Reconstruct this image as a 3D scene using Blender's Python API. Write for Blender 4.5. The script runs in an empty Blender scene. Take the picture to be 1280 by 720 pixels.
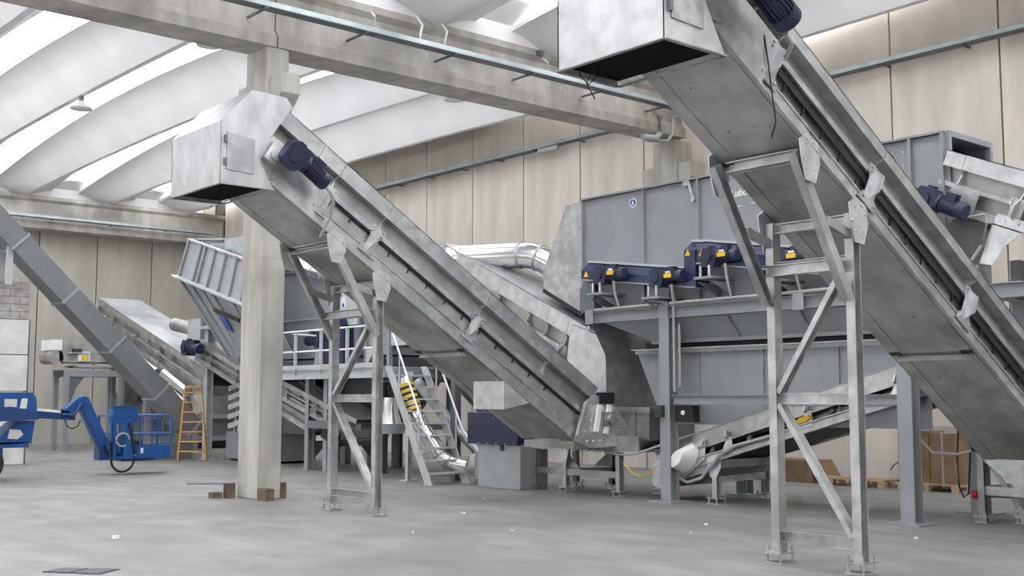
import bpy, bmesh, math, random
from mathutils import Vector, Matrix
random.seed(7)
SC = bpy.context.scene
COL = SC.collection

# ------------------------------------------------------------------ camera
cam_d = bpy.data.cameras.new('camera')
cam_d.sensor_width = 36.0
cam_d.lens = 40.02
cam_d.clip_end = 300
cam = bpy.data.objects.new('camera', cam_d)
COL.objects.link(cam)
cam.location = (0, 0, 1.75)
cam.rotation_euler = (math.radians(90 + 5.50), 0, math.radians(-40.48))
SC.camera = cam

# ------------------------------------------------------------------ sky, exposure
world = bpy.data.worlds.new('overcast_sky')
SC.world = world
world.use_nodes = True
wn = world.node_tree.nodes
wn['Background'].inputs[0].default_value = (0.97, 0.975, 0.98, 1)
wn['Background'].inputs[1].default_value = 9.0
SC.view_settings.view_transform = 'Standard'
SC.view_settings.look = 'None'
SC.view_settings.gamma = 1
SC.view_settings.exposure = 0.0
SC.cycles.use_denoising = True
SC.cycles.max_bounces = 8
SC.cycles.diffuse_bounces = 5
SC.cycles.glossy_bounces = 4
SC.cycles.transparent_max_bounces = 8
SC.cycles.sample_clamp_indirect = 8

# ------------------------------------------------------------------ materials
def new_mat(name):
    m = bpy.data.materials.new(name)
    m.use_nodes = True
    return m, m.node_tree.nodes, m.node_tree.links, m.node_tree.nodes['Principled BSDF']

def mottled(name, c1, c2, rough=0.5, metal=0.0, scale=4.0, stretch=(1, 1, 1), detail=6, bump=0.0, c3=None, s3=0.6, lo=0.35, hi=0.65, rvar=0.0):
    m, n, l, b = new_mat(name)
    tc = n.new('ShaderNodeTexCoord')
    mp = n.new('ShaderNodeMapping')
    mp.inputs['Scale'].default_value = stretch
    l.new(tc.outputs['Object'], mp.inputs['Vector'])
    nz = n.new('ShaderNodeTexNoise')
    nz.inputs['Scale'].default_value = scale
    nz.inputs['Detail'].default_value = detail
    l.new(mp.outputs['Vector'], nz.inputs['Vector'])
    cr = n.new('ShaderNodeValToRGB')
    cr.color_ramp.elements[0].position = lo
    cr.color_ramp.elements[1].position = hi
    cr.color_ramp.elements[0].color = (*c1, 1)
    cr.color_ramp.elements[1].color = (*c2, 1)
    l.new(nz.outputs['Fac'], cr.inputs['Fac'])
    out = cr.outputs['Color']
    if c3:
        n2 = n.new('ShaderNodeTexNoise')
        n2.inputs['Scale'].default_value = s3
        n2.inputs['Detail'].default_value = 5
        l.new(tc.outputs['Object'], n2.inputs['Vector'])
        r2 = n.new('ShaderNodeValToRGB')
        r2.color_ramp.elements[0].position = 0.48
        r2.color_ramp.elements[1].position = 0.68
        l.new(n2.outputs['Fac'], r2.inputs['Fac'])
        mx = n.new('ShaderNodeMix')
        mx.data_type = 'RGBA'
        l.new(r2.outputs['Color'], mx.inputs['Factor'])
        l.new(out, mx.inputs['A'])
        mx.inputs['B'].default_value = (*c3, 1)
        out = mx.outputs['Result']
    l.new(out, b.inputs['Base Color'])
    b.inputs['Metallic'].default_value = metal
    b.inputs['Roughness'].default_value = rough
    if rvar:
        mr = n.new('ShaderNodeMapRange')
        mr.inputs['To Min'].default_value = rough - rvar
        mr.inputs['To Max'].default_value = rough + rvar
        l.new(nz.outputs['Fac'], mr.inputs['Value'])
        l.new(mr.outputs['Result'], b.inputs['Roughness'])
    if bump:
        bp = n.new('ShaderNodeBump')
        bp.inputs['Strength'].default_value = bump
        bp.inputs['Distance'].default_value = 0.01
        l.new(nz.outputs['Fac'], bp.inputs['Height'])
        l.new(bp.outputs['Normal'], b.inputs['Normal'])
    return m

def plain(name, c, rough=0.5, metal=0.0, var=0.06):
    return mottled(name, tuple(x * (1 - var) for x in c), tuple(min(1, x * (1 + var)) for x in c), rough, metal, 3.0)

M = {}
M['floor'] = mottled('floor_concrete', (0.168, 0.163, 0.158), (0.245, 0.238, 0.232), 0.6, 0, 2.2, (1, 0.45, 1), 14, 0.05, (0.150, 0.145, 0.141), 0.45, 0.34, 0.66)
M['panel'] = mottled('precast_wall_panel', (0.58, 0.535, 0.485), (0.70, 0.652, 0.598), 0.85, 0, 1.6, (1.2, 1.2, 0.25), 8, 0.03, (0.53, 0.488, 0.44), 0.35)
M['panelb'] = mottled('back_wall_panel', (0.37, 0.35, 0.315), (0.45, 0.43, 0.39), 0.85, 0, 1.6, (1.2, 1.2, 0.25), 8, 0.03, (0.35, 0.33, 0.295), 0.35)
M['joint'] = plain('joint_sealant', (0.06, 0.055, 0.05), 0.9)
M['beam'] = mottled('beam_concrete', (0.36, 0.34, 0.315), (0.52, 0.495, 0.46), 0.85, 0, 1.5, (2.0, 2.0, 0.5), 9, 0.05, (0.28, 0.265, 0.245), 0.8)
M['column'] = mottled('column_concrete', (0.37, 0.355, 0.325), (0.50, 0.48, 0.44), 0.85, 0, 2.2, (2, 2, 0.3), 9, 0.06, (0.31, 0.29, 0.26), 0.9)
M['white'] = mottled('roof_white', (0.78, 0.77, 0.775), (0.84, 0.83, 0.835), 0.7, 0, 0.8)
M['galv'] = mottled('galvanised_steel', (0.36, 0.365, 0.37), (0.54, 0.545, 0.55), 0.42, 0.75, 6.0, (1, 1, 1), 8, 0.0, (0.32, 0.325, 0.33), 1.7, 0.35, 0.65, 0.09)
M['galvb'] = mottled('bright_galvanised_steel', (0.48, 0.485, 0.495), (0.64, 0.64, 0.65), 0.36, 0.7, 5.0, (1, 1, 1), 6, 0, None, 1, 0.35, 0.65, 0.06)
M['galvd'] = mottled('weathered_galvanised_steel', (0.34, 0.335, 0.325), (0.46, 0.455, 0.445), 0.5, 0.6, 3.0, (1, 1, 1), 8, 0, (0.23, 0.226, 0.22), 1.1)
M['hood_shade'] = plain('hood_shade_black', (0.006, 0.006, 0.006), 0.9)  # dull black that stands for the shade inside the hood mouths
M['hood_shade'].node_tree.nodes['Principled BSDF'].inputs['Specular IOR Level'].default_value = 0.1
M['sheet'] = mottled('cover_sheet_steel', (0.27, 0.275, 0.29), (0.46, 0.465, 0.48), 0.5, 0.6, 0.9, (1, 0.3, 1), 4, 0, None, 1, 0.4, 0.6)
M['galvm'] = mottled('mid_galvanised_steel', (0.40, 0.405, 0.415), (0.56, 0.565, 0.575), 0.4, 0.7, 5.0, (1, 1, .5), 7, 0, None, 1, 0.35, 0.65, 0.07)
M['chrome'] = mottled('polished_duct_steel', (0.72, 0.72, 0.72), (0.82, 0.82, 0.82), 0.22, 0.95, 3.0, (1, 1, 1), 4)
M['grey'] = mottled('grey_paint', (0.245, 0.255, 0.272), (0.275, 0.285, 0.30), 0.5, 0, 2.0)
M['greyl'] = mottled('light_grey_paint', (0.42, 0.44, 0.445), (0.48, 0.50, 0.505), 0.5, 0, 2.0)
M['greyg'] = mottled('casing_grey_paint', (0.155, 0.162, 0.174), (0.18, 0.188, 0.20), 0.5, 0, 2.0)
M['greym'] = mottled('mid_grey_paint', (0.30, 0.315, 0.325), (0.34, 0.355, 0.365), 0.5, 0, 2.0)
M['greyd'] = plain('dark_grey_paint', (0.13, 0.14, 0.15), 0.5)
M['navy'] = mottled('navy_paint', (0.011, 0.015, 0.046), (0.017, 0.022, 0.064), 0.45, 0, 3.0)
M['navyg'] = mottled('guard_navy_paint', (0.012, 0.017, 0.06), (0.018, 0.025, 0.082), 0.22, 0, 3.0)
M['navyg'].node_tree.nodes['Principled BSDF'].inputs['Coat Weight'].default_value = 0.6
M['navyd'] = plain('dark_motor_paint', (0.02, 0.024, 0.055), 0.4)
M['blue'] = mottled('lift_blue_paint', (0.007, 0.065, 0.23), (0.010, 0.085, 0.29), 0.35, 0, 3.0)
M['blued'] = plain('lift_dark_blue_paint', (0.012, 0.045, 0.16), 0.4)
M['black'] = plain('black_rubber', (0.012, 0.012, 0.013), 0.6)
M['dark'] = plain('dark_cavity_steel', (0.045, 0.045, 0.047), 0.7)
M['yellow'] = plain('yellow_label', (0.75, 0.48, 0.03), 0.5)
M['orange'] = plain('orange_ladder', (0.52, 0.27, 0.06), 0.5)
M['red'] = plain('red_plastic', (0.45, 0.02, 0.02), 0.4)
M['wpaint'] = plain('white_paint', (0.78, 0.78, 0.78), 0.5)
M['card'] = mottled('cardboard', (0.20, 0.125, 0.075), (0.27, 0.17, 0.105), 0.85, 0, 3.0)
M['wood'] = mottled('pallet_wood', (0.42, 0.29, 0.17), (0.56, 0.40, 0.25), 0.8, 0, 3.0, (1, 8, 8))
M['woodd'] = mottled('old_wood', (0.10, 0.075, 0.055), (0.18, 0.14, 0.10), 0.85, 0, 3.0)
M['block'] = mottled('block_masonry', (0.30, 0.28, 0.265), (0.42, 0.40, 0.38), 0.9, 0, 6.0, (1, 1, 1), 8, 0.1)
M['slab'] = mottled('cast_slab', (0.56, 0.55, 0.54), (0.68, 0.67, 0.65), 0.85, 0, 2.0, (1, 1, 1), 8, 0.05, (0.50, 0.48, 0.45), 1.2)
M['plastic'] = plain('pallet_wrap', (0.42, 0.40, 0.38), 0.25)
M['conduit'] = plain('grey_conduit', (0.33, 0.33, 0.33), 0.45)
M['tray'] = mottled('cable_tray_steel', (0.40, 0.46, 0.47), (0.50, 0.56, 0.57), 0.4, 0.5, 3.0)
M['sticker'] = plain('blue_sticker', (0.03, 0.09, 0.40), 0.4)
M['green'] = plain('green_indicator', (0.05, 0.6, 0.1), 0.4)
m, n, l, b = new_mat('skylight_sheet')          # clear-white daylight sheet
n.remove(b)
tr = n.new('ShaderNodeBsdfTransparent'); tr.inputs[0].default_value = (0.86, 0.88, 0.90, 1)
tl = n.new('ShaderNodeBsdfTranslucent'); tl.inputs[0].default_value = (0.9, 0.92, 0.94, 1)
mxs = n.new('ShaderNodeMixShader'); mxs.inputs[0].default_value = 0.35
l.new(tr.outputs[0], mxs.inputs[1]); l.new(tl.outputs[0], mxs.inputs[2])
l.new(mxs.outputs[0], n['Material Output'].inputs['Surface'])
M['sky'] = m

# ------------------------------------------------------------------ mesh helpers
class MB:
    def __init__(s, mtx=None):
        s.v = []; s.f = []; s.m = mtx
    def add(s, vs, fs):
        o = len(s.v)
        for p in vs:
            p = Vector(p)
            s.v.append(s.m @ p if s.m else p)
        for f in fs:
            s.f.append([i + o for i in f])
        return s
    def box(s, x0, x1, y0, y1, z0, z1):
        if x0 > x1: x0, x1 = x1, x0
        if y0 > y1: y0, y1 = y1, y0
        if z0 > z1: z0, z1 = z1, z0
        return s.add([(x0, y0, z0), (x1, y0, z0), (x1, y1, z0), (x0, y1, z0), (x0, y0, z1), (x1, y0, z1), (x1, y1, z1), (x0, y1, z1)],
                     [(0, 3, 2, 1), (4, 5, 6, 7), (0, 1, 5, 4), (1, 2, 6, 5), (2, 3, 7, 6), (3, 0, 4, 7)])
    def prism(s, poly, ext):
        n = len(poly); e = Vector(ext)
        a = [Vector(p) for p in poly]
        return s.add(a + [p + e for p in a], [list(range(n))[::-1], list(range(n, 2 * n))] + [(i, (i + 1) % n, n + (i + 1) % n, n + i) for i in range(n)])
    def frame(s, p, q, up):
        p, q = Vector(p), Vector(q)
        d = (q - p).normalized(); up = Vector(up)
        sd = d.cross(up)
        if sd.length < 1e-4:
            up = Vector((1, 0, 0)) if abs(d.x) < 0.9 else Vector((0, 1, 0)); sd = d.cross(up)
        sd.normalize(); u2 = sd.cross(d).normalized()
        return p, q, sd, u2
    def bar(s, p, q, w, h, up=(0, 0, 1), ow=0.0, oh=0.0):
        p, q, sd, u2 = s.frame(p, q, up)
        c = [sd * (ow + a * w / 2) + u2 * (oh + b * h / 2) for a, b in ((-1, -1), (1, -1), (1, 1), (-1, 1))]
        return s.add([p + k for k in c] + [q + k for k in c], [(0, 1, 2, 3), (7, 6, 5, 4), (0, 4, 5, 1), (1, 5, 6, 2), (2, 6, 7, 3), (3, 7, 4, 0)])
    def ibeam(s, p, q, w, h, t=0.015, up=(0, 0, 1)):
        s.bar(p, q, w, t, up, 0, h / 2 - t / 2); s.bar(p, q, w, t, up, 0, -h / 2 + t / 2)
        return s.bar(p, q, t, h - 2 * t, up)
    def chan(s, p, q, w, h, t=0.012, up=(0, 0, 1), side=1):
        s.bar(p, q, w, t, up, 0, h / 2 - t / 2); s.bar(p, q, w, t, up, 0, -h / 2 + t / 2)
        return s.bar(p, q, t, h - 2 * t, up, side * (w / 2 - t / 2))
    def cyl(s, p, q, r, n=14, r2=None, caps=True):
        p, q, sd, u2 = s.frame(p, q, (0, 0, 1))
        r2 = r if r2 is None else r2
        A = [(sd * math.cos(2 * math.pi * i / n) + u2 * math.sin(2 * math.pi * i / n)) for i in range(n)]
        fs = [(i, (i + 1) % n, n + (i + 1) % n, n + i) for i in range(n)]
        if caps: fs += [list(range(n))[::-1], list(range(n, 2 * n))]
        return s.add([p + a * r for a in A] + [q + a * r2 for a in A], fs)
    def tube(s, pts, r, n=8):
        pts = [Vector(p) for p in pts]
        rings = []
        up = Vector((0, 0, 1))
        for i, p in enumerate(pts):
            d = (pts[min(i + 1, len(pts) - 1)] - pts[max(i - 1, 0)]).normalized()
            sd = d.cross(up)
            if sd.length < 1e-3: sd = d.cross(Vector((0.3, 1, 0)))
            sd.normalize(); u2 = sd.cross(d)
            rings.append([p + (sd * math.cos(2 * math.pi * k / n) + u2 * math.sin(2 * math.pi * k / n)) * r for k in range(n)])
        fs = []
        for i in range(len(pts) - 1):
            for k in range(n):
                fs.append((i * n + k, i * n + (k + 1) % n, (i + 1) * n + (k + 1) % n, (i + 1) * n + k))
        fs += [list(range(n))[::-1], [(len(pts) - 1) * n + k for k in range(n)]]
        return s.add([p for r_ in rings for p in r_], fs)
    def lathe(s, p, axis, prof, n=18):
        p = Vector(p); ax = Vector(axis).normalized()
        sd = ax.cross(Vector((0.13, 0.31, 1)) if abs(ax.z) < 0.9 else Vector((1, 0.2, 0))).normalized(); u2 = ax.cross(sd)
        vs = []; k = len(prof)
        for i in range(n):
            a = 2 * math.pi * i / n
            for (t, r) in prof:
                vs.append(p + ax * t + (sd * math.cos(a) + u2 * math.sin(a)) * r)
        fs = []
        for i in range(n):
            j = (i + 1) % n
            for q in range(k - 1):
                fs.append((i * k + q, i * k + q + 1, j * k + q + 1, j * k + q))
        return s.add(vs, fs)

def arc(c, r, a0, a1, n, e1, e2):
    c, e1, e2 = Vector(c), Vector(e1), Vector(e2)
    return [c + e1 * r * math.cos(math.radians(a0 + (a1 - a0) * i / n)) + e2 * r * math.sin(math.radians(a0 + (a1 - a0) * i / n)) for i in range(n + 1)]

def wpos(o):
    v = Vector((0, 0, 0))
    while o:
        v = v + o.location; o = o.parent
    return v

def obj(name, mb, mat, parent=None, smooth=True, bevel=0.0, loc=None):
    """one mesh object; coordinates in mb are world coordinates"""
    base = wpos(parent) if parent else Vector((0, 0, 0))
    loc = Vector(loc) if loc is not None else Vector((0, 0, 0))
    off = base + (loc if parent is None else Vector((0, 0, 0)))
    me = bpy.data.meshes.new(name)
    me.from_pydata([tuple(v - off) for v in mb.v], [], mb.f)
    bm = bmesh.new(); bm.from_mesh(me)
    bmesh.ops.recalc_face_normals(bm, faces=bm.faces)
    bm.to_mesh(me); bm.free()
    me.materials.append(M[mat] if isinstance(mat, str) else mat)
    if smooth:
        me.polygons.foreach_set('use_smooth', [True] * len(me.polygons))
        me.set_sharp_from_angle(angle=0.6)
    me.update()
    o = bpy.data.objects.new(name, me)
    COL.objects.link(o)
    if parent: o.parent = parent
    else: o.location = loc
    if bevel:
        md = o.modifiers.new('edge', 'BEVEL'); md.width = bevel; md.segments = 1; md.limit_method = 'ANGLE'
    return o

def tag(o, label, cat, group=None):
    o['label'] = label; o['category'] = cat
    if group: o['group'] = group
    return o

def thing(name, label, cat, loc, group=None):
    o = bpy.data.objects.new(name, None)
    o.empty_display_size = 0.2
    COL.objects.link(o)
    o.location = loc
    return tag(o, label, cat, group)

def struct(name, loc=(0, 0, 0)):
    o = bpy.data.objects.new(name, None)
    COL.objects.link(o); o.location = loc; o['kind'] = 'structure'
    return o

def dup(src, delta, parent=None):
    c = src.copy(); COL.objects.link(c)
    if parent: c.parent = parent
    c.location = c.location + Vector(delta)
    for ch in list(src.children):
        k = ch.copy(); COL.objects.link(k); k.parent = c
        for g in list(ch.children):
            d = g.copy(); COL.objects.link(d); d.parent = k
    return c

def piece(src, parent, loc):
    """another copy of a part that shares its mesh"""
    c = src.copy(); COL.objects.link(c); c.parent = parent; c.location = loc
    return c

def part(name, mat, parent, fn, mtx=None, **k):
    mb = MB(mtx); fn(mb)
    return obj(name, mb, mat, parent, **k)

# ================================================================== THE HALL
WX, BY = 21.2, 44.0
fl = MB().box(-14, WX + 0.3, -16, BY + 0.3, -0.3, 0)
o = obj('floor', fl, 'floor'); o['kind'] = 'structure'

wr = struct('wall_right', (WX, 0, 0))
part('backing', 'joint', wr, lambda m: m.box(WX + 0.06, WX + 0.3, -16, BY + 0.3, 0, 10.6))
ys = [10.26 + 2.345 * k for k in range(-11, 15)]
proto = None
for i in range(len(ys) - 1):
    if proto is None:
        proto = part('wall_panel', 'panel', wr, lambda m: m.box(WX, WX + 0.08, 0.02, 2.325, 0, 10.2))
        proto.location = (0, ys[i], 0)
    else:
        piece(proto, wr, (0, ys[i], 0))
wb = struct('wall_back', (0, BY, 0))
part('backing', 'joint', wb, lambda m: m.box(-14, WX + 0.3, BY + 0.06, BY + 0.3, 0, 10.6))
proto = None
x = WX - 0.2
xs = [20.7 - 2.2 * k for k in range(0, 16)]
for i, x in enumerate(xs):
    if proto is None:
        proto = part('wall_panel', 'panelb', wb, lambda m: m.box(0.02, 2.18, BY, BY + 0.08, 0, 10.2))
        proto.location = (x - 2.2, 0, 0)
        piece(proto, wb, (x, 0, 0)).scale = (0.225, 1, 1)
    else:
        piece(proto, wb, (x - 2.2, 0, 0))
wf = struct('wall_front', (0, -16, 0))
part('backing', 'joint', wf, lambda m: m.box(-14, WX + 0.3, -16.3, -16.06, 0, 10.6))
proto = part('wall_panel', 'panel', wf, lambda m: m.box(0.02, 2.18, -16.06, -15.98, 0, 10.2))
proto.location = (xs[0] - 2.2, 0, 0)
for x in xs[1:]:
    piece(proto, wf, (x - 2.2, 0, 0))

wl = struct('wall_left', (-14, 0, 0))
part('sill_wall', 'panel', wl, lambda m: m.box(-14.3, -14.0, -16, BY, 0, 3.6))
part('upper_wall', 'panel', wl, lambda m: m.box(-14.3, -14.0, -16, BY, 5.2, 10.6))
added_win = struct('added_window_1', (-14.1, 0, 0))  # unseen window band, added to bring side light into the hall
for i in range(8):
    part('pane', 'sky', added_win, lambda m: m.box(-14.16, -14.14, -16 + 5 * i + .05, -16 + 5 * i + 4.95, 3.6, 5.2))
    part('mullion', 'greyd', added_win, lambda m: m.box(-14.2, -14.1, -16 + 5 * i - .05, -16 + 5 * i + .05, 3.6, 5.2))

# ---- roof: vaulted white shells on the beams with daylight strips between them
ceil = struct('ceiling')
KX = [19.65 - 3.2 * k for k in range(0, 11)]
def shell(y0, y1, rise=0.85, ny=22, nx=8):
    mb = MB(); T = 0.09
    def zk(t): return 9.15 + 0.22 * math.sin(math.pi * t)
    def zr(t): return 9.52 + rise * math.sin(math.pi * t) ** 0.8
    def prof(t):
        a = []
        for i in range(-nx, nx + 1):
            s_ = abs(i) / nx
            a.append((math.copysign(.08 + s_ * 1.02, i), zk(t) + (zr(t) - zk(t)) * (.25 * s_ + .75 * math.sin(s_ * math.pi / 2))) if i else (-.08, zk(t)))
            if i == 0: a.append((.08, zk(t)))
        return a
    R = []
    for j in range(ny + 1):
        t = j / ny; y = y0 + (y1 - y0) * t
        p = prof(t)
        R.append([(x, y, z) for x, z in p] + [(x, y, z + T) for x, z in reversed(p)])
    k = len(R[0])
    fs = []
    for j in range(ny):
        for i in range(k):
            fs.append((j * k + i, j * k + (i + 1) % k, (j + 1) * k + (i + 1) % k, (j + 1) * k + i))
    fs += [list(range(k)), [ny * k + i for i in range(k)][::-1]]
    mb.add([p for r in R for p in r], fs)
    return mb, zk, zr
def daylight(y0, y1, zr, ny=22):
    mb = MB(); vs = []; fs = []
    for j in range(ny + 1):
        t = .03 + .94 * j / ny; y = y0 + (y1 - y0) * t; z = zr(t) + 0.10
        vs += [(1.06, y, z), (1.36, y, z + 0.05), (1.84, y, z + 0.05), (2.14, y, z)]
    for j in range(ny):
        for i in range(3):
            fs.append((j * 4 + i, j * 4 + i + 1, j * 4 + i + 5, j * 4 + i + 4))
    return mb.add(vs, fs)
def end_panel(y, th, first=True):
    mb = MB(); n = 8
    p = []
    for i in range(n + 1):
        s_ = i / n
        p.append((s_ * 1.1, 9.15 + 0.37 * math.sin(s_ * math.pi / 2)))
    p += [(1.1, 9.66), (2.1, 9.66)]
    for i in range(n, -1, -1):
        s_ = i / n
        p.append((3.2 - s_ * 1.1, 9.15 + 0.37 * math.sin(s_ * math.pi / 2)))
    mb.prism([(x, y, z) for x, z in p], (0, th, 0))
    ya, yb = (y, y + 1.2) if first else (y - 1.1, y + th)
    return mb.prism([(1.0, ya, 9.60 if first else 9.95), (2.2, ya, 9.60 if first else 9.95), (2.2, yb, 9.95 if first else 9.60), (1.0, yb, 9.95 if first else 9.60)], (0, 0, .15))
for (y0, y1) in ((18.30, 43.75), (-16.0, 18.10)):
    sh, zk, zr = shell(y0, y1)
    s0 = obj('roof_shell', sh, 'white', ceil)
    w0 = obj('skylight', daylight(y0, y1, zr), 'sky', ceil)
    e0 = obj('end_panel', end_panel(y0 if y0 > 0 else y0 + 0.02, 0.12), 'white', ceil)
    e1 = obj('end_panel', end_panel(y1 - 0.12, 0.12, False), 'white', ceil)
    for i, k in enumerate(KX):
        for src in (s0, w0, e0, e1):
            if i == 0: src.location = (KX[0], 0, 0)
        if i:
            piece(s0, ceil, (k, 0, 0)); piece(w0, ceil, (k, 0, 0)); piece(e0, ceil, (k, 0, 0)); piece(e1, ceil, (k, 0, 0))
    # the strip past the last keel would run through the wall: trim it back
    for src in (w0, e0, e1):
        src.location = (KX[-1] - 3.2, 0, 0)
part('roof_edge', 'white', ceil, lambda m: m.box(20.72, WX + 0.3, -16, BY, 10.35, 10.55))

# ---- concrete frame
def beam_mesh(x0, x1, y0, y1, z0=8.0):
    t = 0.10
    pr = [(y0, z0), (y1, z0), (y1, z0 + 0.20), (y1 - t, z0 + 0.34), (y1 - t, z0 + 0.98), (y1, z0 + 1.08), (y1, z0 + 1.22),
          (y0, z0 + 1.22), (y0, z0 + 1.08), (y0 + t, z0 + 0.98), (y0 + t, z0 + 0.34), (y0, z0 + 0.20)]
    return MB().prism([(x0, y, z) for y, z in pr], (x1 - x0, 0, 0))
bm1 = obj('concrete_beam', beam_mesh(-14, 9.70, 17.85, 18.6), 'beam', loc=(0, 17.85, 8))
tag(bm1, 'grey precast roof beam left of the column, cut by the top left frame edge', 'roof beam')
bm2 = obj('concrete_beam', beam_mesh(9.73, 20.75, 17.85, 18.6), 'beam', loc=(10, 17.85, 8))
tag(bm2, 'grey precast roof beam running from the column to the right wall', 'roof beam')
bm3 = obj('concrete_beam', beam_mesh(-14, WX, 43.1, 43.9), 'beam', loc=(0, 43.1, 8))
tag(bm3, 'far grey precast roof beam along the back wall', 'roof beam')

def column(x0, x1, y0, y1, label, zc=7.45):
    t = thing('concrete_column', label, 'column', (x0, y0, 0))
    part('shaft', 'column', t, lambda m: m.box(x0, x1, y0, y1, 0, 8.0), bevel=0.02)
    for (ya, yb) in ((y0, y0 - 0.42), (y1, y1 + 0.42)):
        part('corbel', 'column', t, lambda m: m.prism([(x0 + 0.06, ya, zc), (x0 + 0.06, yb, zc), (x0 + 0.06, yb, zc - 0.36), (x0 + 0.06, ya, zc - 0.72)], (x1 - x0 - 0.06, 0, 0)), bevel=0.01)
    return t
cl = column(9.53, 9.97, 17.88, 18.66, 'pale concrete column standing free in the foreground left of centre')
for z in (1.78, 2.95, 4.2):
    part('form_line', 'beam', cl, lambda m: (m.box(9.527, 9.60, 17.877, 17.89, z, z + .012), m.box(9.60, 9.97, 17.877, 17.88, z, z + .012), m.box(9.527, 9.53, 17.88, 18.66, z, z + .012)))
part('fixing_hole', 'red', cl, lambda m: m.cyl((9.545, 18.25, 4.95), (9.525, 18.25, 4.95), 0.03, 10))
column(20.62, 21.18, 18.05, 18.8, 'pale concrete column against the right wall under the beam end', 7.4)
# ================================================================== GEAR MOTORS
def gear_motor(parent, p, ax, up, sc=1.0, mat='navy', label=None, gear=True):
    """p: centre of the gearbox; ax: motor axis; up: terminal box side. A part with sub-parts."""
    ax = Vector(ax).normalized(); up = Vector(up); up = (up - ax * up.dot(ax)).normalized(); sd = ax.cross(up)
    mt = Matrix.Translation(Vector(p)) @ Matrix(((ax.x, up.x, sd.x), (ax.y, up.y, sd.y), (ax.z, up.z, sd.z))).to_4x4() @ Matrix.Scale(sc, 4)
    g = MB(mt)
    g.prism([(-.17, -.15, -.12), (-.10, -.19, -.12), (.12, -.19, -.12), (.17, -.10, -.12), (.17, .10, -.12), (.10, .17, -.12), (-.12, .17, -.12), (-.17, .10, -.12)], (0, 0, .24))
    g.cyl((-.02, 0, -.16), (-.02, 0, .16), .11, 14)
    g.box(-.05, .05, .15, .21, -.05, .05)
    g.cyl((.15, 0, 0), (.22, 0, 0), .13, 14)
    root = obj('gear_motor', g, mat, parent)
    if label: root['label'] = label
    b = MB(mt)
    b.cyl((.22, 0, 0), (.52, 0, 0), .105, 16)
    for i in range(18):
        a = 2 * math.pi * i / 18
        b.bar((.24, math.cos(a) * .105, math.sin(a) * .105), (.50, math.cos(a) * .105, math.sin(a) * .105), .012, .03, (0, math.cos(a), math.sin(a)))
    obj('motor_body', b, mat, root)
    part('fan_cover', mat, root, lambda q: q.lathe((.50, 0, 0), (1, 0, 0), [(0, .125), (.10, .125), (.125, .11), (.125, .0)], 16), mt)
    part('terminal_box', mat, root, lambda q: q.box(.27, .43, .10, .20, -.07, .07), mt)
    return root

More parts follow.
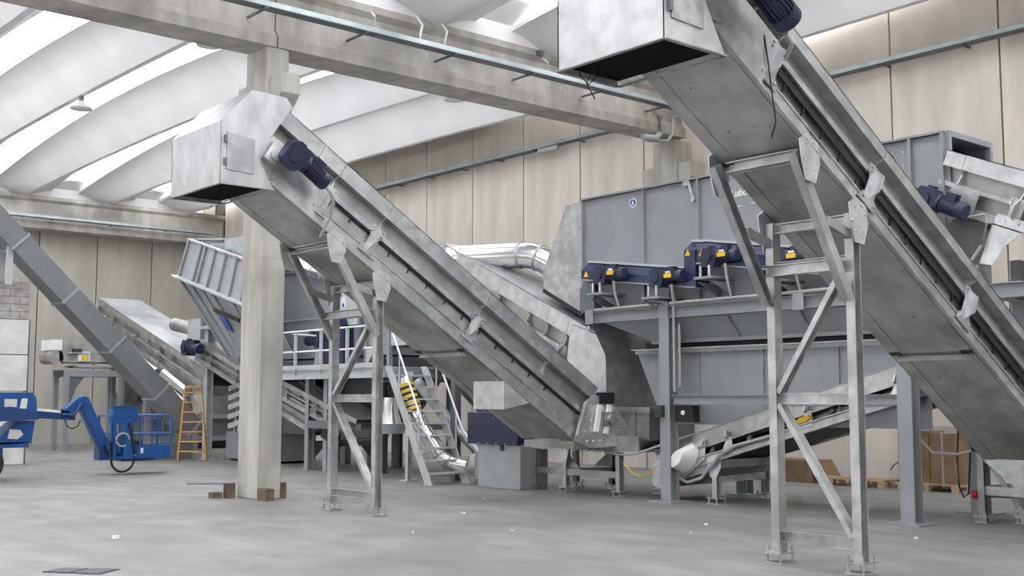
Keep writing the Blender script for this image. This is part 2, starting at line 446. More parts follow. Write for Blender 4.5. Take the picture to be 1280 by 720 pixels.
# ================================================================== INCLINED COVERED CONVEYORS
def conveyor(t, O, horiz, vdir, tan, L, W=1.35, H=1.073, brackets=(), fins=(), seams=(), hood=True, flights=True, tail=True, chute_mat='galvb', u0=0.0, drum=False, teeth=0.42, lip_mat='galv', slot=True, chain=.05, tick=.07, sheet='galv', prof=(.23, .49, .84), belt_v=.13, hood_dz=-.23):
    O = Vector(O); hz = Vector(horiz); vd = Vector(vdir)
    c = 1 / math.sqrt(1 + tan * tan); s = tan * c
    U = hz * c + Vector((0, 0, -s)); Wv = hz * s + Vector((0, 0, c))
    mt = Matrix.Translation(O) @ Matrix(((U.x, vd.x, Wv.x), (U.y, vd.y, Wv.y), (U.z, vd.z, Wv.z))).to_4x4()
    k = H / 1.073
    a, b_, d = prof[0] * k, prof[1] * k, prof[2] * k
    def P(name, mat, fn, **kw): return part(name, mat, t, fn, mt, **kw)
    P('lower_chord', 'galv', lambda q: (q.box(u0, L, 0, .04, 0, a), q.box(u0, L, -.012, 0, a - .02, a), q.box(u0, L, -.03, 0, 0, .018), q.box(u0, L, 0, .10, a - .012, a)))
    P('lower_chord', 'galv', lambda q: (q.box(u0, L, W - .04, W, 0, a), q.box(u0, L, W, W + .045, a - .02, a)))
    cuts = [u0] + list(seams) + [L]
    for i in range(len(cuts) - 1):
        x0, x1 = cuts[i] + .008, cuts[i + 1] - .008
        P('underside_panel', 'galvd', lambda q: (q.box(x0, x1, .03, W - .03, -.004, .010), q.box(x0, x1, .03, .17 * W, -.014, -.004), q.box(x0, x1, .83 * W, W - .03, -.014, -.004),
                                                 [q.cyl((x0 + (x1 - x0) * f, W * g, -.004), (x0 + (x1 - x0) * f, W * g, -.02), .016, 6) for f in (.2, .5, .8) for g in (.36, .64)]))
    for sm in seams:
        P('seam_angle', 'galvb', lambda q: (q.box(sm + .03, sm + .13, .10, W - .12, -.03, -.016), q.box(sm + .03, sm + .042, .10, W - .12, -.09, -.016)))
        P('hand_hole', 'black', lambda q: q.box(sm - .05, sm + .02, .02, .17, -.022, -.015))
        P('hand_hole', 'black', lambda q: q.box(sm - .05, sm + .02, W - .17, W - .02, -.022, -.015))
    P('return_belt', 'galvd', lambda q: q.box(u0 + .1, L - .1, belt_v, W - .1, a * .3, b_ + .03 * k))
    if flights:
        P('drag_chain', 'black', lambda q: q.box(u0 + .1, L - .1, .025, .045, b_ - chain * k, b_ - .003 * k))
        n = int((L - u0 - .4) / teeth)
        first = P('flight', 'black', lambda q: q.box(u0 + .2, u0 + .218, .03, .05, b_ - (chain + tick) * k, b_ - .03 * k))
        for i in range(1, n):
            piece(first, t, U * (teeth * i))
    P('upper_chord', 'galv', lambda q: (q.box(u0, L, 0, .10, b_, b_ + .02), q.box(u0, L, -.005, .01, b_, b_ + .085 * k)))
    P('upper_chord', 'galv', lambda q: q.box(u0, L, W - .01, W, b_, b_ + .085 * k))
    br = sorted(set([u0] + list(brackets) + list(fins) + [L]))
    for i in range(len(br) - 1):
        x0, x1 = br[i] + .004, br[i + 1] - .004
        P('side_panel', 'galvd', lambda q: q.box(x0, x1, .09, .10, b_ + .02, d))
        P('cover_skirt', lip_mat, lambda q: (q.box(x0, x1, -.05, -.035, d, H), q.box(x0, x1, -.05, .1, d - .012, d), q.box(x0, x1, -.05, .0, H - .012, H)))
        P('cover_sheet', sheet, lambda q: q.box(x0, x1, 0, W, H - .012, H))
        P('side_panel', 'galvd', lambda q: q.box(x0, x1, W - .012, W, b_ + .085 * k, H - .012))
    for u in list(brackets) + list(fins):
        P('fin', 'galvb', lambda q: q.prism([(u - .006, .09, b_ + .02), (u - .006, -.03, b_ + .06), (u - .006, .02, d - .10 * k), (u - .006, -.045, d - .012), (u - .006, .09, d - .012)], (.012, 0, 0)))
    if slot:
        for u in brackets:
            P('joint_plate', 'galv', lambda q: (q.prism([(u - .17, -.012, a - .10 * k), (u + .17, -.012, a - .10 * k), (u + .13, -.012, a + .02), (u + .09, -.012, a + .06 * k), (u + .09, -.012, b_ - .05 * k), (u + .14, -.012, b_ + .02), (u + .14, -.012, b_ + .14 * k),
                                                       (u - .14, -.012, b_ + .14 * k), (u - .14, -.012, b_ + .02), (u - .09, -.012, b_ - .05 * k), (u - .09, -.012, a + .06 * k), (u - .13, -.012, a + .02)], (0, -.012, 0))))
            P('joint_fin', 'galvb', lambda q: q.prism([(u - .008, -.024, a + .0), (u - .008, -.13, a + .10 * k), (u - .008, -.13, b_ + .02 * k), (u - .008, -.024, b_ + .13 * k)], (.016, 0, 0)))
            P('bolt_row', 'galvb', lambda q: [q.cyl((u + x, -.024, w), (u + x, -.05, w), .017, 6) for x in (-.10, .10) for w in (b_ + .03 * k, b_ + .10 * k, a - .03 * k)])
    if hood:
        hp = [(0, 0), (0, .87), (.45, 1.37), (.98, 1.35), (1.09, 1.23), (.97, 1.06), (.55, .45), (.81, 0)]
        B0 = O + hz * (-.62) + Vector((0, 0, hood_dz))
        def at(i, v): return B0 + hz * hp[i][0] + Vector((0, 0, hp[i][1])) + vd * v
        v0, v1 = -.14, W + .10
        hd = MB()
        for v in (v0, v1 - .015):
            hd.prism([at(i, v) for i in range(8)], vd * .015)
        for i in range(5):
            j = i + 1
            if i == 4: continue
            hd.add([at(i, v0), at(j, v0), at(j, v1), at(i, v1)], [(0, 1, 2, 3)])
        h = obj('discharge_hood', hd, chute_mat, t)
        shade_mb = MB()  # flat black plate across the mouth, painted shade for the hood inside
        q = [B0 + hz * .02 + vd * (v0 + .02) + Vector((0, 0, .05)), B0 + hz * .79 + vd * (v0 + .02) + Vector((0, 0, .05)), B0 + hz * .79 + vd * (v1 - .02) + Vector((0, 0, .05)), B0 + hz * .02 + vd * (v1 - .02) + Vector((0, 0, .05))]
        shade_mb.prism(q, (0, 0, .04))
        obj('hood_shade_plate', shade_mb, 'hood_shade', h)
        dr = MB()
        dr.prism([B0 + hz * x + Vector((0, 0, z)) + vd * v0 for x, z in ((.08, .20), (.08, .72), (.50, .66), (.50, .18))], vd * -.02)
        dd = obj('access_door', dr, 'galv', h)
        hn = MB()
        for z in (.30, .62):
            p = B0 + hz * .06 + Vector((0, 0, z)) + vd * (v0 - .02)
            hn.bar(p - Vector((0, 0, .05)), p + Vector((0, 0, .05)), .035, .035, vd)
        obj('door_hinge', hn, 'greyd', h)
        fl_ = MB()
        ring = [at(0, v0), at(7, v0), at(7, v1), at(0, v1)]
        for i in range(4):
            fl_.bar(ring[i], ring[(i + 1) % 4], .05, .012, (0, 0, 1))
        obj('outlet_flange', fl_, 'galv', h)
        P('drive_plate', 'galv', lambda q: (q.box(-.12, 1.0, -.03, -.012, .02, b_ + .12), q.cyl((.05, -.03, .30), (.05, -.06, .30), .30, 24)))
        P('drive_shaft', 'galvb', lambda q: (q.box(-.10, .16, -.16, -.03, .20, .46), q.cyl((.03, -.22, .33), (.03, -.05, .33), .09, 14)))
    if tail:
        P('tail_plate', 'galvb', lambda q: (q.prism([(L - .75, -.03, .02), (L - .55, -.03, -.16), (L + .05, -.03, -.22), (L + .25, -.03, .05), (L + .25, -.03, .50), (L - .2, -.03, .72), (L - .55, -.03, .40)], (0, -.015, 0)),
                                           [q.cyl((L - .5 + .14 * (i % 5), -.03, -.06 + .16 * (i // 5)), (L - .5 + .14 * (i % 5), -.07, -.06 + .16 * (i // 5)), .018, 6) for i in range(15)]))
        P('tail_bearing', 'galv', lambda q: (q.box(L - .12, L + .12, -.12, -.04, .15, .40), q.cyl((L, -.16, .28), (L, -.04, .28), .08, 12)))
        P('tensioner', 'galvb', lambda q: (q.box(L - .30, L - .10, -.09, -.045, .36, .75), q.box(L - .02, L + .12, -.10, -.045, .45, .80)))
        P('tail_end', 'galvd', lambda q: q.box(L, L + .25, 0, W, -.1, .6))
    return mt

def trestle(name, label, xl, y0, y1, ztop, xs, zs, zj, zb=.28, zm=1.74, group=None, dx=.02):
    """two braced legs (near y0, far y1) with slanted struts up to the conveyor at xs, zs"""
    t = thing(name, label, 'support frame', (xl, y0, 0), group)
    yy = (y0, y1)
    for y in yy:
        lg = part('leg', 'galv', t, lambda m: m.chan((xl, y, .11), (xl, y, ztop), .10, .13, .012, (1, 0, 0), 1 if y == y0 else -1))
        part('strut', 'galv', t, lambda m: m.chan((xs - dx, y, zs - .02), (xl - .02 - dx * .6, y, zj), .09, .11, .012, (1, 0, .6), 1 if y == y0 else -1))
        yo = y - .075 if y == y0 else y + .075
        ft = part('foot', 'galv', t, lambda m: (m.box(xl - .13, xl + .13, y - .11, y + .11, 0, .015), m.box(xl - .13, xl + .13, y - .11, y + .11, .10, .115),
                                             [m.cyl((xl + a, y + b, 0), (xl + a, y + b, .18), .013, 6) for a in (-.1, .1) for b in (-.085, .085)]))
        for (xp, zp) in ((xl, ztop - .05), (xs, zs - .05)):
            part('gusset_plate', 'galvb', t, lambda m: m.prism([(xp - .15, yo, zp - .02), (xp - .08, yo, zp - .26), (xp + .08, yo, zp - .28), (xp + .16, yo, zp - .08), (xp + .13, yo, zp + .13), (xp - .05, yo, zp + .21), (xp - .17, yo, zp + .14)], (0, -.014, 0)))
            part('bolt_set', 'galvb', t, lambda m: [m.cyl((xp + .12 * math.cos(q), yo + .0, zp - .02 + .15 * math.sin(q)), (xp + .12 * math.cos(q), yo - .03, zp - .02 + .15 * math.sin(q)), .014, 6) for q in (0.4, 1.2, 2.2, 3.3, 4.2, 5.3)])
    for z in (zb, zm):
        part('crossbar', 'galv', t, lambda m: m.chan((xl, y0 + .05, z), (xl, y1 - .05, z), .07, .12, .012, (0, 0, 1), 1))
    zq = zj + .35; xq = xs + (xl - xs) * (zs - .1 - zq) / (zs - .1 - zj)
    part('crossbar', 'galv', t, lambda m: m.chan((xq, y0 + .05, zq), (xq, y1 - .05, zq), .07, .12, .012, (0, 0, 1), 1))
    part('crossbar', 'galv', t, lambda m: m.chan((xs, y0 + .05, zs - .03), (xs, y1 - .05, zs - .03), .08, .11, .012, (0, 0, 1), 1))
    part('crossbar', 'galv', t, lambda m: m.chan((xl, y0 + .05, ztop - .06), (xl, y1 - .05, ztop - .06), .08, .11, .012, (0, 0, 1), 1))
    part('crossbar', 'galv', t, lambda m: m.chan((xl, y0 + .05, ztop - .48), (xl, y1 - .05, ztop - .48), .07, .11, .012, (0, 0, 1), 1))
    part('diagonal', 'galv', t, lambda m: m.chan((xl, y1 - .06, zm + .06), (xl, y0 + .06, ztop - .50), .06, .11, .012, (1, 0, 0), 1))
    part('diagonal', 'galv', t, lambda m: m.chan((xl, y1 - .06, zm - .06), (xl, y0 + .06, zb + .06), .06, .11, .012, (1, 0, 0), 1))
    for y in yy:
        zt = zs - .1 + (zj - zs + .1) * .42; xt = xs + (xl - xs) * .42
        part('knee_bar', 'galv', t, lambda m: m.chan((xt, y, zt), (xl, y, zt - .12), .06, .09, .01, (0, 0, 1), 1))
    return t

XL, XR, YD = (1, 0, 0), (0, 1, 0), (0, -1, 0)
# ---- left foreground conveyor
ca = thing('inclined_conveyor', 'galvanised inclined conveyor with its hooded head in front of the concrete column', 'conveyor', (9.6, 14.3, 0))
mA = conveyor(ca, (7.5, 14.3, 4.88), XL, XR, .633, 7.2, brackets=(1.05, 2.05, 4.35), fins=(.62, 6.0), seams=(1.55, 4.42), tail=False, u0=-.30, chute_mat='galvm', chain=.035, tick=.08, belt_v=.06, H=1.05)
gear_motor(ca, mA @ Vector((.20, -.33, .44)), mA.to_3x3() @ Vector((1, -.0, -.02)), mA.to_3x3() @ Vector((0, -.25, 1)), 1.0, 'navy', 'navy blue geared motor')
part('motor_cable', 'conduit', ca, lambda q: q.tube([(.85, -.33, .38), (.97, -.33, .36), (1.10, -.28, .28), (1.2, -.2, .12), (1.24, -.12, -.02), (1.3, .0, -.12)], .022, 8), mA)
part('tail_plate', 'galvb', ca, lambda m: (m.prism([(x, 14.25, z) for x, z in ((13.78, 1.66), (14.02, 1.80), (14.42, 1.74), (14.88, 1.25), (14.95, .90), (13.95, .88), (13.55, 1.02))], (0, -.015, 0)),
     [m.cyl((13.85 + .16 * (i % 6) - .03 * (i // 6), 14.235, 1.0 + .17 * (i // 6)), (13.85 + .16 * (i % 6) - .03 * (i // 6), 14.20, 1.0 + .17 * (i // 6)), .02, 6) for i in range(22)]))
part('tail_cover', 'galvd', ca, lambda m: (m.box(13.6, 14.9, 14.3, 15.6, .87, 1.0), m.prism([(14.0, 14.3, 1.0), (14.9, 14.3, 1.0), (14.85, 14.3, 1.3), (14.4, 14.3, 1.7)], (0, 1.3, 0))))
part('tail_bearing', 'galv', ca, lambda m: (m.prism([(14.2, 14.23, 1.25), (14.5, 14.23, 1.25), (14.5, 14.23, 1.5), (14.2, 14.23, 1.5)], (0, -.08, 0)), m.cyl((14.35, 14.1, 1.38), (14.35, 14.2, 1.38), .08, 12)))
part('tensioner', 'wpaint', ca, lambda m: m.bar((14.12, 14.19, 1.62), (14.02, 14.19, 1.16), .09, .05, (0, 1, 0)))
part('tensioner', 'wpaint', ca, lambda m: m.bar((14.36, 14.19, 1.62), (14.26, 14.19, 1.12), .09, .05, (0, 1, 0)))
part('take_up', 'black', ca, lambda m: m.box(14.15, 14.5, 14.2, 14.3, 1.64, 1.84))
part('edge_strip', 'galvb', ca, lambda m: m.bar((13.82, 14.2, 1.68), (13.58, 14.2, 1.10), .04, .06, (0, 1, 0)))
part('clean_out_box', 'galvb', ca, lambda m: m.prism([(12.0, 14.26, 1.56), (12.0, 14.26, 2.02), (12.55, 14.26, 1.66)], (0, .80, 0)))
trestle('conveyor_trestle', 'galvanised braced trestle on two legs under the conveyor beside the concrete column', 9.6, 14.36, 15.6, 3.52, 8.8, 4.04, 2.68)
# ---- right foreground conveyor
cb = thing('inclined_conveyor', 'galvanised inclined conveyor nearest the camera, its head cut by the top frame edge', 'conveyor', (10.2, 6.5, 0))
mB = conveyor(cb, (7.76, 6.5, 5.218), XL, XR, .612, 8.2, W=1.1, H=.825, prof=(.21, .565, .92), belt_v=.09, hood_dz=-.41, brackets=(1.05, 2.98, 5.2), fins=(.62, 7.2), seams=(1.95, 5.62), tail=False, u0=-.30, chain=.13, tick=.13, teeth=.36)
gear_motor(cb, mB @ Vector((.04, -.34, .46)), mB.to_3x3() @ Vector((1, 0, .02)), mB.to_3x3() @ Vector((0, -.25, 1)), 1.15, 'navy', 'navy blue geared motor')
part('motor_cable', 'conduit', cb, lambda q: q.tube([(.80, -.30, .38), (.95, -.27, .40), (1.05, -.16, .38), (1.12, .05, .34)], .022, 8), mB)
part('loose_cable', 'black', cb, lambda q: q.tube([(.8, -.03, .45), (.95, -.05, .25), (1.15, -.05, .02), (1.35, -.04, -.18), (1.42, .02, -.28), (1.47, .06, -.25)], .008, 6), mB)
part('hanging_wire', 'black', cb, lambda q: q.tube([(7.3, 7.55, 4.93), (7.35, 7.62, 4.8), (7.45, 7.6, 4.72), (7.5, 7.55, 4.8), (7.42, 7.5, 4.85), (7.4, 7.58, 4.72), (7.55, 7.62, 4.6)], .007, 6))
trestle('conveyor_trestle', 'galvanised braced trestle nearest the camera, under the right hand conveyor', 10.2, 6.56, 7.55, 3.64, 9.38, 4.18, 2.75, dx=.15)
# ---- hopper under the foot of the right conveyor
bh = thing('receiving_hopper', 'grey metal feed hopper on short legs at the right frame edge', 'hopper', (15.6, 7.6, 0))
part('trough', 'galv', bh, lambda m: m.prism([(15.5, 6.0, 1.02), (15.5, 8.05, 1.02), (15.5, 7.95, .85), (15.5, 7.45, .45), (15.5, 6.9, .40), (15.5, 6.2, .85)], (1.5, 0, 0)))
part('rim', 'galv', bh, lambda m: (m.box(15.45, 17.1, 8.02, 8.12, 1.0, 1.06), m.box(15.45, 17.1, 5.9, 6.0, 1.0, 1.06), m.box(15.45, 15.5, 5.9, 8.12, 1.0, 1.06)))
for (x, y) in ((15.6, 8.05), (15.9, 7.6), (16.8, 8.05), (16.8, 7.3)):
    part('leg', 'galv', bh, lambda m: (m.chan((x, y, .02), (x, y, 1.0), .09, .11, .01, (1, 0, 0)), m.box(x - .12, x + .12, y - .1, y + .1, 0, .015), m.box(x - .12, x + .12, y - .1, y + .1, .08, .095), [m.cyl((x + a, y + b, 0), (x + a, y + b, .15), .012, 6) for a in (-.09, .09) for b in (-.07, .07)]))
part('crossbar', 'galv', bh, lambda m: m.chan((15.6, 8.0, .45), (15.6, 6.9, .45), .06, .12, .01))
part('crossbar', 'galv', bh, lambda m: m.chan((15.6, 8.05, .45), (16.8, 8.05, .45), .06, .12, .01))
part('brace', 'galv', bh, lambda m: m.bar((15.62, 8.0, .9), (15.75, 7.55, .15), .07, .02, (1, 0, 0)))
ro = part('roller', 'galv', bh, lambda m: m.cyl((15.72, 8.22, .37), (15.72, 7.0, .36), .02, 10))
part('roller_cap', 'red', ro, lambda m: m.cyl((15.72, 8.26, .37), (15.72, 8.18, .37), .055, 12))
part('roller_cap', 'red', ro, lambda m: m.cyl((15.72, 7.46, .37), (15.72, 7.38, .37), .055, 12))
part('power_cable', 'black', bh, lambda m: m.tube([(15.5, 8.33, 1.3), (15.5, 8.36, .9), (15.5, 8.35, .5), (15.5, 8.28, .34), (15.5, 8.21, .4), (15.5, 8.16, 1.0)], .014, 6))
part('power_cable', 'conduit', bh, lambda m: m.tube([(15.2, 8.95, 1.75), (15.2, 8.8, 1.2), (15.25, 8.6, .97), (15.4, 8.3, .95), (15.5, 8.14, 1.0), (15.5, 8.12, 1.15), (15.5, 8.2, 1.25)], .022, 6))
# ================================================================== GREY SCREENING MACHINE ALONG THE RIGHT WALL
sm = thing('screening_machine', 'large grey screening machine raised on posts with four dark motors and navy guards', 'machine', (14.9, 11.7, 0))
X0, X1 = 14.9, 16.15
rib_y = [15.35, 13.79, 12.52, 11.2, 9.85, 8.57, 8.07]
for i in range(len(rib_y) - 1):
    y1, y0 = rib_y[i], rib_y[i + 1]
    part('side_panel', 'grey', sm, lambda m: m.box(X0, X0 + .03, y0 + .004, y1 - .004, 3.32, 5.48))
    part('side_panel', 'grey', sm, lambda m: m.box(X1 - .03, X1, y0, y1, 3.32, 5.48))
    part('roof_panel', 'grey', sm, lambda m: m.box(X0, X1, y0, y1, 5.46, 5.48))
for y in rib_y:
    part('rib', 'grey', sm, lambda m: m.box(X0 - .07, X0, y - .02, y + .02, 3.32, 5.48))
part('top_flange', 'grey', sm, lambda m: m.box(X0 - .08, X0 + .02, 8.05, 15.37, 5.47, 5.50))
part('inlet_frame', 'grey', sm, lambda m: (m.box(X0, X0 + .07, 7.98, 8.07, 4.2, 5.5), m.box(X1 - .07, X1, 7.98, 8.07, 4.2, 5.5), m.box(X0 + .07, X1 - .07, 7.98, 8.07, 5.42, 5.5)))
part('inlet_dark_sheet', 'black', sm, lambda m: m.box(X0 + .05, X1 - .05, 8.35, 8.38, 4.2, 5.4))  # black sheet stands for the dark inside of the machine
part('end_wall', 'grey', sm, lambda m: m.box(X0 + .03, X1 - .03, 8.07, 8.1, 3.32, 4.3))
part('port_hole', 'black', sm, lambda m: m.cyl((X0 - .02, 8.98, 5.22), (X0 + .01, 8.98, 5.22), .13, 20))
part('rivet', 'galvb', sm, lambda m: [m.cyl((X0 - .02, 8.57 + a, 5.3 + b), (X0, 8.57 + a, 5.3 + b), .015, 6) for a in (.12, .3) for b in (.0, -.2)])
part('lifting_hook', 'galv', sm, lambda m: (m.bar((X0 - .09, 12.72, 5.5), (X0 - .09, 12.6, 5.15), .05, .02, (1, 0, 0)), m.cyl((X0 - .1, 12.76, 5.42), (X0 - .06, 12.76, 5.42), .06, 12), m.cyl((X0 - .1, 12.6, 5.12), (X0 - .05, 12.6, 5.12), .05, 12)))
# galvanised discharge hood at the far end
hdp = [(15.35, 5.46), (15.83, 5.44), (16.5, 4.20), (16.48, 3.86), (15.52, 3.36), (15.30, 3.40)]
part('discharge_hood', 'galv', sm, lambda m: (m.prism([(X0 - .02, y, z) for y, z in hdp], (.02, 0, 0)), m.prism([(X1, y, z) for y, z in hdp], (.02, 0, 0)),
     m.add([(X0, 15.83, 5.44), (X1, 15.83, 5.44), (X1, 16.5, 4.2), (X0, 16.5, 4.2)], [(0, 1, 2, 3)]), m.add([(X0, 15.35, 5.46), (X1, 15.35, 5.46), (X1, 15.83, 5.44), (X0, 15.83, 5.44)], [(0, 1, 2, 3)])))
part('rubber_seal', 'black', sm, lambda m: (m.bar((X0 - .02, 16.48, 3.84), (X0 - .02, 15.40, 3.30), .04, .07, (0, 0, 1)), m.box(X0, X1, 15.3, 15.36, 3.28, 3.38)))
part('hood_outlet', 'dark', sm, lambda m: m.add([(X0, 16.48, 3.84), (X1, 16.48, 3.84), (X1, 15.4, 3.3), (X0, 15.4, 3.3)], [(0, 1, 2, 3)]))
part('side_inlet', 'greyd', sm, lambda m: m.prism([(X0 - .2, 15.28, 3.35), (X0 - .2, 15.28, 3.75), (X0 - .2, 15.08, 4.0), (X0 - .2, 14.9, 3.75), (X0 - .2, 14.9, 3.35)], (.2, 0, 0)))
# guards
def guard(y0, y1, zb0, zt0, zb1, zt1, dx=.34):
    """sloping guard: zb, zt at the near end y0 and at the far end y1"""
    def prof(y, zb, zt): return [(X0, y, zt - .04), (X0 - .14, y, zt - .04), (X0 - dx, y, zt - .20), (X0 - dx, y, zb), (X0, y, zb)]
    g = part('guard', 'navyg', sm, lambda m: m.add(prof(y0, zb0, zt0) + prof(y1, zb1, zt1), [(4, 3, 2, 1, 0), (5, 6, 7, 8, 9)] + [(i, (i + 1) % 5, 5 + (i + 1) % 5, 5 + i) for i in range(5)]))
    part('guard_trim', 'greyl', g, lambda m: m.bar((X0 - .085, y0, zt0 - .02), (X0 - .085, y1, zt1 - .02), .17, .04))
    part('guard_trim', 'greym', g, lambda m: m.bar((X0 - dx / 2, y0, zb0 - .012), (X0 - dx / 2, y1, zb1 - .012), dx + .03, .025))
    n = max(1, int((y1 - y0) / 1.1))
    for i in range(n):
        f = (i + .5) / n; yy = y0 + f * (y1 - y0); zt = zt0 + f * (zt1 - zt0)
        part('guard_slot', 'black', g, lambda m: m.cyl((X0 - .22, yy, zt - .11), (X0 - .25, yy, zt - .12), .03, 10))
    return g
def label_(y, z, dx): part('warning_label', 'yellow', sm, lambda m: m.prism([(X0 - dx - .004, y + .06, z - .04), (X0 - dx - .004, y - .06, z - .04), (X0 - dx - .004, y, z + .07)], (.008, 0, 0)))
guard(12.60, 15.08, 3.62, 3.96, 3.93, 4.29)
guard(9.2, 12.33, 3.50, 3.90, 3.99, 4.40)
guard(12.335, 12.58, 3.58, 4.39, 3.61, 4.42, .36)
label_(14.96, 4.0, .34); label_(12.5, 4.16, .36); label_(12.22, 4.13, .34)
for (y, z) in ((14.22, 3.94), (12.87, 3.78), (11.72, 4.03), (10.38, 3.88)):
    gm = gear_motor(sm, (14.46, y + .20, z), (0, -1, .0), (0, 0, 1), .86, 'navyd', 'dark blue geared motor with a yellow label')
    part('motor_label', 'yellow', gm, lambda m: m.box(14.345, 14.365, y - .16, y - .0, z - .02, z + .05))
    part('motor_label', 'wpaint', gm, lambda m: m.box(14.35, 14.365, y - .13, y - .03, z + .06, z + .09))
    part('motor_shelf', 'grey', sm, lambda m: (m.box(14.28, X0, y + .06, y + .44, z - .36, z - .32), m.prism([(14.32, y + .10, z - .40), (X0, y + .10, z - .40), (X0, y + .10, z - .62)], (0, .03, 0)), m.prism([(14.32, y + .38, z - .40), (X0, y + .38, z - .40), (X0, y + .38, z - .62)], (0, .03, 0))))
    part('shelf_bolt', 'galvb', sm, lambda m: [m.cyl((14.34, y + a, z - .32), (14.34, y + a, z - .14), .022, 8) for a in (.16, .34)])
    part('cable_conduit', 'conduit', sm, lambda m: m.tube([(14.4, y - .12, z - .13), (14.42, y - .13, z - .35), (14.55, y - .13, z - .75 if z - .75 > 3.3 else 3.3)], .022, 6))
for (y0, y1) in ((14.72, 14.62), (13.25, 13.1), (11.0, 10.9), (9.6, 9.5)):
    part('web_stiffener', 'grey', sm, lambda m: m.box(X0 - .16, X0, y1, y0, 3.32, 3.62))
# lettering and round sticker
def text(body, size, y, z, x, parent, mat='wpaint', name='lettering', bold=0.0):
    cu = bpy.data.curves.new(name, 'FONT'); cu.body = body; cu.size = size; cu.extrude = .002; cu.offset = bold
    tmp = bpy.data.objects.new('tmp', cu); COL.objects.link(tmp)
    dg = bpy.context.evaluated_depsgraph_get()
    me = bpy.data.meshes.new_from_object(tmp.evaluated_get(dg))
    bpy.data.objects.remove(tmp)
    o = bpy.data.objects.new(name, me); COL.objects.link(o)
    me.materials.clear(); me.materials.append(M[mat])
    R = Matrix(((0, 0, -1), (-1, 0, 0), (0, 1, 0))).to_4x4()      # reads along -y, faces -x
    me.transform(R)
    o.parent = parent; o.location = Vector((x, y, z)) - wpos(parent)
    return o
text('Lubo Systems', .165, 11.84, 5.06, X0 - .012, sm, bold=.004)
part('logo_mark', 'wpaint', sm, lambda m: m.prism([(X0 - .012, 11.95, 5.22), (X0 - .012, 11.89, 5.22), (X0 - .012, 11.88, 5.0), (X0 - .012, 11.93, 5.02)], (.006, 0, 0)))
part('lettering', 'wpaint', sm, lambda m: (m.box(X0 - .012, X0 - .004, 11.62, 11.80, 4.885, 4.90), m.box(X0 - .012, X0 - .004, 11.30, 11.45, 4.90, 4.915), m.box(X0 - .012, X0 - .004, 11.93, 11.96, 4.87, 4.90)))
st = part('round_sticker', 'wpaint', sm, lambda m: m.cyl((X0 - .012, 14.07, 5.26), (X0 - .004, 14.07, 5.26), .085, 20))
part('sticker_symbol', 'sticker', st, lambda m: m.cyl((X0 - .018, 14.07, 5.26), (X0 - .01, 14.07, 5.26), .066, 20))
part('sticker_figure', 'wpaint', st, lambda m: m.prism([(X0 - .02, 14.10, 5.22), (X0 - .02, 14.04, 5.22), (X0 - .02, 14.07, 5.31)], (.004, 0, 0)))
# frame
for y in (13.03, 8.58):
    part('post', 'grey', sm, lambda m: (m.ibeam((14.62, y, .02), (14.62, y, 3.1), .22, .22, .016, (1, 0, 0)), m.box(14.36, 14.88, y - .26, y + .26, 0, .025)))
    part('post', 'grey', sm, lambda m: (m.ibeam((16.75, y + .1, .02), (16.75, y + .1, 3.1), .22, .22, .016, (1, 0, 0)), m.box(16.5, 17.0, y - .16, y + .36, 0, .025)))
part('main_beam', 'grey', sm, lambda m: m.ibeam((14.62, 14.85, 3.2), (14.62, 8.2, 3.2), .18, .2, .014))
part('main_beam', 'grey', sm, lambda m: m.ibeam((16.75, 14.85, 3.2), (16.75, 8.2, 3.2), .18, .2, .014))
for y in (14.83, 13.03, 10.3, 8.58):
    part('end_plate', 'grey', sm, lambda m: m.box(14.50, 14.52, y - .1, y + .1, 3.08, 3.34))
part('pipe_rail', 'conduit', sm, lambda m: m.tube([(14.52, 14.7, 3.33), (14.52, 13.15, 3.34)], .028, 8))
part('pipe_rail', 'conduit', sm, lambda m: m.tube([(14.52, 12.9, 3.34), (14.52, 8.7, 3.36)], .028, 8))
part('drop_conduit', 'conduit', sm, lambda m: (m.tube([(14.55, 12.84, 3.5), (14.55, 12.84, 1.85)], .022, 8), m.tube([(14.60, 12.76, 3.0), (14.60, 12.76, 1.95), (14.60, 12.84, 1.9)], .022, 8)))
part('cross_member', 'grey', sm, lambda m: m.ibeam((14.62, 12.92, 1.72), (14.62, 8.69, 1.72), .14, .15, .012))
part('cross_member', 'grey', sm, lambda m: m.ibeam((14.73, 8.58, 3.05), (16.65, 8.68, 3.05), .14, .15, .012))
# upper funnel and lower hopper
fy0, fy1 = 8.3, 14.75
part('upper_funnel', 'grey', sm, lambda m: m.add([(14.72, fy0, 3.1), (14.72, fy1 - .1, 3.1), (14.98, fy1 - 1.1, 2.72), (14.98, fy0 + .1, 2.72), (16.5, fy0, 3.1), (16.5, fy1 - .1, 3.1), (16.3, fy1 - 1.1, 2.72), (16.3, fy0 + .1, 2.72)],
     [(0, 1, 2, 3), (4, 7, 6, 5), (1, 5, 6, 2), (0, 3, 7, 4)]))
for y in (13.0, 11.8, 10.4, 9.2):
    part('rib', 'grey', sm, lambda m: m.bar((14.70, y, 3.08), (14.95, y - .05, 2.74), .02, .06, (-1, 0, -.6)))
part('funnel_lip', 'grey', sm, lambda m: m.box(14.93, 14.99, 8.35, 13.7, 2.69, 2.75))
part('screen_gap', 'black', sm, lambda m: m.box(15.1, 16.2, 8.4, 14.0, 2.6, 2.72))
part('hopper_rim', 'greyl', sm, lambda m: (m.box(14.82, 15.0, 8.4, 14.1, 2.585, 2.60), m.box(14.94, 14.96, 8.4, 14.1, 2.52, 2.585)))
